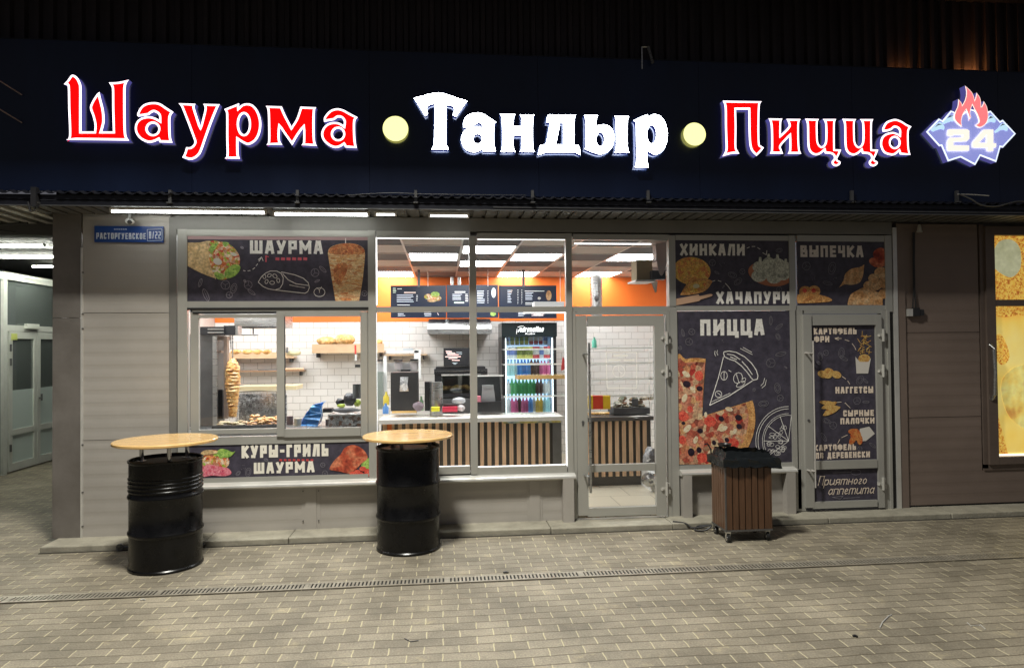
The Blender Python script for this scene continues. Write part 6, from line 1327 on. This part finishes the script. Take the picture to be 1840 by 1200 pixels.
ms = solo(b, 'meat_cone', PIC('grilled_meat', [(.62,.25,.06),(.80,.45,.14),(.85,.58,.26),(.45,.15,.04)], 30, .4, stretch=(1,1,2.5)), 'tall narrow cone of browned grilled meat on the spit in the open hatch', 'meat', None, True)
# tray with cut meat, work surface
t = th('serving_tray', 'dark steel tray heaped with shredded meat below the spit', 'tray', (380,750,497,772), .45)
x0,x1,z0,z1 = rect(384,758,500,768,.42); b = MB(); b.box(x0,x1,.38,.8,z0,z0+.012); b.box(x0,x1,.36,.38,z0,z0+.03); b.build('tray', m_dsteel, t)
b = MB(); rnd = random.Random(7)
for i in range(90): x = P(rnd.gauss(474,14),700,.5)[0]; b.blob((min(x,P(499,700,.5)[0]),rnd.uniform(.42,.65),z0+.02+max(0,rnd.gauss(.03,.018))), rnd.uniform(.010,.02), (1.5,1,.7), 6, .2, rnd)
b.build('shredded_meat', PIC('shredded', [(.70,.36,.12),(.78,.52,.26),(.60,.25,.08)], 30), t, smooth=True)
b = MB(); rnd = random.Random(8)
for i in range(14): x = P(rnd.uniform(398,440),700,.5)[0]; b.blob((x,rnd.uniform(.42,.6),z0+.02+rnd.uniform(0,.03)), rnd.uniform(.015,.03), (1.6,1,.6), 7, .25, rnd)
b.build('cut_scraps', PIC('scraps', [(.35,.28,.16),(.45,.40,.25),(.30,.18,.10)], 30), t, smooth=True)
b = MB(); b.box(XL+.1, P(664,700,.17)[0], .18, 1.05, .06, P(500,772,.3)[1]-.005); solo(b, 'kitchen_table', m_steel, 'steel kitchen worktop just inside the serving hatch', 'table')
# mesh basket behind the spit
BYY = 1.5; t = th('wire_basket', 'shiny curved wire mesh guard behind the meat tray', 'mesh guard', (425,700,500,762), BYY)
x0,x1,z0,z1 = rect(424,704,512,765,BYY); b = MB(); rnd = random.Random(1)
n1, n2 = 34, 20
for i in range(n1+1):
    x = x0+(x1-x0)*i/n1; b.box(x-.0025,x+.0025,BYY,BYY+.004,z0,z1)
for j in range(n2+1):
    z = z0+(z1-z0)*j/n2; b.box(x0,x1,BYY+.004,BYY+.008,z-.0022,z+.0022)
b.build('mesh', m_chrome, t)
b = MB(); b.tube([(x0,BYY,z1),(x0+.1,BYY-.01,z1+.01),((x0+x1)/2,BYY-.02,z1+.015),(x1-.08,BYY-.01,z1+.005),(x1,BYY,z1-.02)], .008, 8); b.build('rim', M('worn_rim', (.3,.26,.18), .4, .6), t, smooth=True)
b = MB(); b.box(x0,x1,BYY+.10,BYY+.11,z0,z1-.03); b.build('foil_back', PIC('foil', [(.06,.06,.06),(.30,.30,.29),(.62,.63,.62),(.14,.13,.12),(.85,.86,.85)], 42, .3), t)  # bright and dark cells paint the glints of the foil
b = MB(); bx(b, (424,694,532,701), 1.9, 2.3); solo(b, 'bread_board', M('pale_board', (.66,.56,.34), .5, var=.1), 'pale curved board behind the wire mesh guard', 'board')
# right pane: bag, pans, foil tray, greens
x0,x1,z0,z1 = rect(542,724,584,766,.6); b = MB(); rnd = random.Random(15)
b.solid(smooth_loop([P(542,764,.6)+(1,),P(546,750,.6),P(555,738,.6),P(563,728,.6),P(575,724,.6),P(584,722,.6)+(1,),P(577,732,.6),P(578,748,.6),P(572,764,.6)+(1,)],3), .56, .66)
b.v = [(p[0]+rnd.uniform(-.006,.006),p[1]+rnd.uniform(-.02,.02),p[2]+rnd.uniform(-.006,.006)) for p in b.v]; solo(b, 'blue_bag', M('blue_film', (.08,.38,.88), .3, var=.25, scale=25, bump=.8, bscale=30), 'crumpled bright blue plastic bag on the kitchen worktop', 'bag')
t = th('foil_tray', 'patterned foil tray at the right of the hatch', 'tray', (590,744,646,766), .5)
x0,x1,z0,z1 = rect(590,745,652,767,.5); b = MB(); b.box(x0,x1,.5,.8,z0,z1); b.build('tray', PIC('foil_pattern', [(.10,.10,.10),(.75,.75,.74),(.30,.16,.10),(.60,.62,.62),(.9,.9,.88)], 34, .25), t)
b = MB(); n = 9
for i in range(n): x = x0+(x1-x0)*(i+.5)/n; b.lathe([((x1-x0)/n*.5,0),((x1-x0)/n*.5,.01)],(x,.5,z1-.008),10,'y')
b.box(x0-.005,x1+.005,.49,.5,z1-.008,z1+.004); b.build('rim', m_steel, t)
for i, (a, b_, c, d, col, lb, nm_, sh) in enumerate((
 (580,734,596,741,(.03,.03,.03),'black pan handle pointing left above the blue bag','pan_handle','box'),(596,733,646,742,(.10,.10,.105),'wide dark frying pan above the foil tray','frying_pan','blob'),
 (616,706,640,730,(.03,.03,.033),'round black fan shaped tool behind the frying pan','black_grater','blob'),(602,716,618,729,(.02,.02,.02),'black cylinder lying left of the round black tool','black_grip','blob'),
 (633,690,648,716,(.09,.10,.10),'grey upright grinder at the right edge of the hatch','grinder','cyl'),(604,726,620,733,(.42,.52,.06),'heap of green leaves left of the pans','greens','blob'),(634,718,648,731,(.45,.58,.10),'green lettuce at the right edge of the hatch','lettuce_head','blob'),
 (560,762,586,768,(.55,.03,.06),'flat red packet below the blue bag','red_packet','box'),(584,754,592,766,(.30,.22,.2),'small brown jar beside the foil tray','brown_jar','cyl'),(527,752,541,765,(.42,.36,.26),'small beige tub at the left foot of the right pane','beige_tub','cyl'),(514,748,526,763,(.14,.10,.10),'dark little pot at the left foot of the right pane','dark_pot','cyl'))):
    smallobj(nm_, (a,b_,c,d), .62+.05*(i%4), col, lb, nm_.replace('_',' '), sh, .12, .35)
# hood over the grill
t = th('grill_hood', 'sloping stainless hood at the top left of the hatch', 'hood', (357,560,500,590), 1.0)
x0,x1,z0,z1 = rect(350,568,420,583,.8); b = MB(); b.add([(x0,.5,z1+.03),(x1,.9,z1-.02),(x1,.9,z1+.06),(x0,.5,z1+.2),(x0,1.6,z1+.03),(x1,1.6,z1-.02)],[(0,1,2,3),(0,4,5,1)]); b.build('front', m_steel, t)
x0,x1,z0,z1 = rect(421,572,502,588,1.7); b = MB(); b.box(x0,x1,1.7,2.4,z0,z1+.1); b.build('canopy', m_steel, t); bx(MB(), (424,587,500,589.5), 1.69, 1.7).build('edge', m_black2, t)
b = MB(); x0,x1,z0,z1 = rect(428,600,464,602,1.5); b.cyl((x0,1.5,z0),(x1,1.5,z0),.006); b.cyl((x1-.05,1.5,z0),(x1,1.5,z0),.012,.003); solo(b, 'skewer', m_dsteel, 'dark skewer hanging level in front of the tiles beside the spit', 'skewer', None, True)
b = MB(); x0,x1,z0,z1 = rect(455,588,457,600,1.8); b.cyl((x0,1.8,z0),(x0,1.8,z1),.008); solo(b, 'hook', m_dsteel, 'small dark hook under the hood edge', 'hook', None, True)
# bag and bin by the second counter
t = th('waste_bag', 'black and white bag slumped against the end of the second counter', 'bag', (1155,803,1182,845), 1.2)
b = MB(); x, z = P(1170,826,1.25); b.blob((x,1.25,z), .13, (.75,.7,1.15), 14, .14, random.Random(4)); b.build('bag', PIC('bag_film', [(.03,.03,.035),(.10,.10,.11),(.6,.6,.6),(.02,.02,.02)], 12, .25), t, smooth=True)
t = th('round_fan', 'round grey appliance on a white cabinet at the right behind the door', 'appliance', (1156,850,1185,900), 1.0)
b = MB(); x, z = P(1168,863,1.0); b.lathe([(.0,-.02),(.03,-.03),(.05,-.02),(.07,-.01),(.075,.02),(.075,.08),(0,.08)],(x,1.0,z),24,'y'); b.build('drum', m_steel, t, smooth=True); bx(MB(), (1172,850,1190,905), 1.02, 1.5).build('cabinet', m_white, t)
b = MB(); x, y = G(1060,908,.061); b.box(dx0-.1, dx1-.15, .22, .36, .0605, .066); solo(b, 'door_mat', M('door_mat', (.34,.22,.15), .8, var=.3, scale=30), 'thin brown mat on the shop floor just inside the door', 'mat')
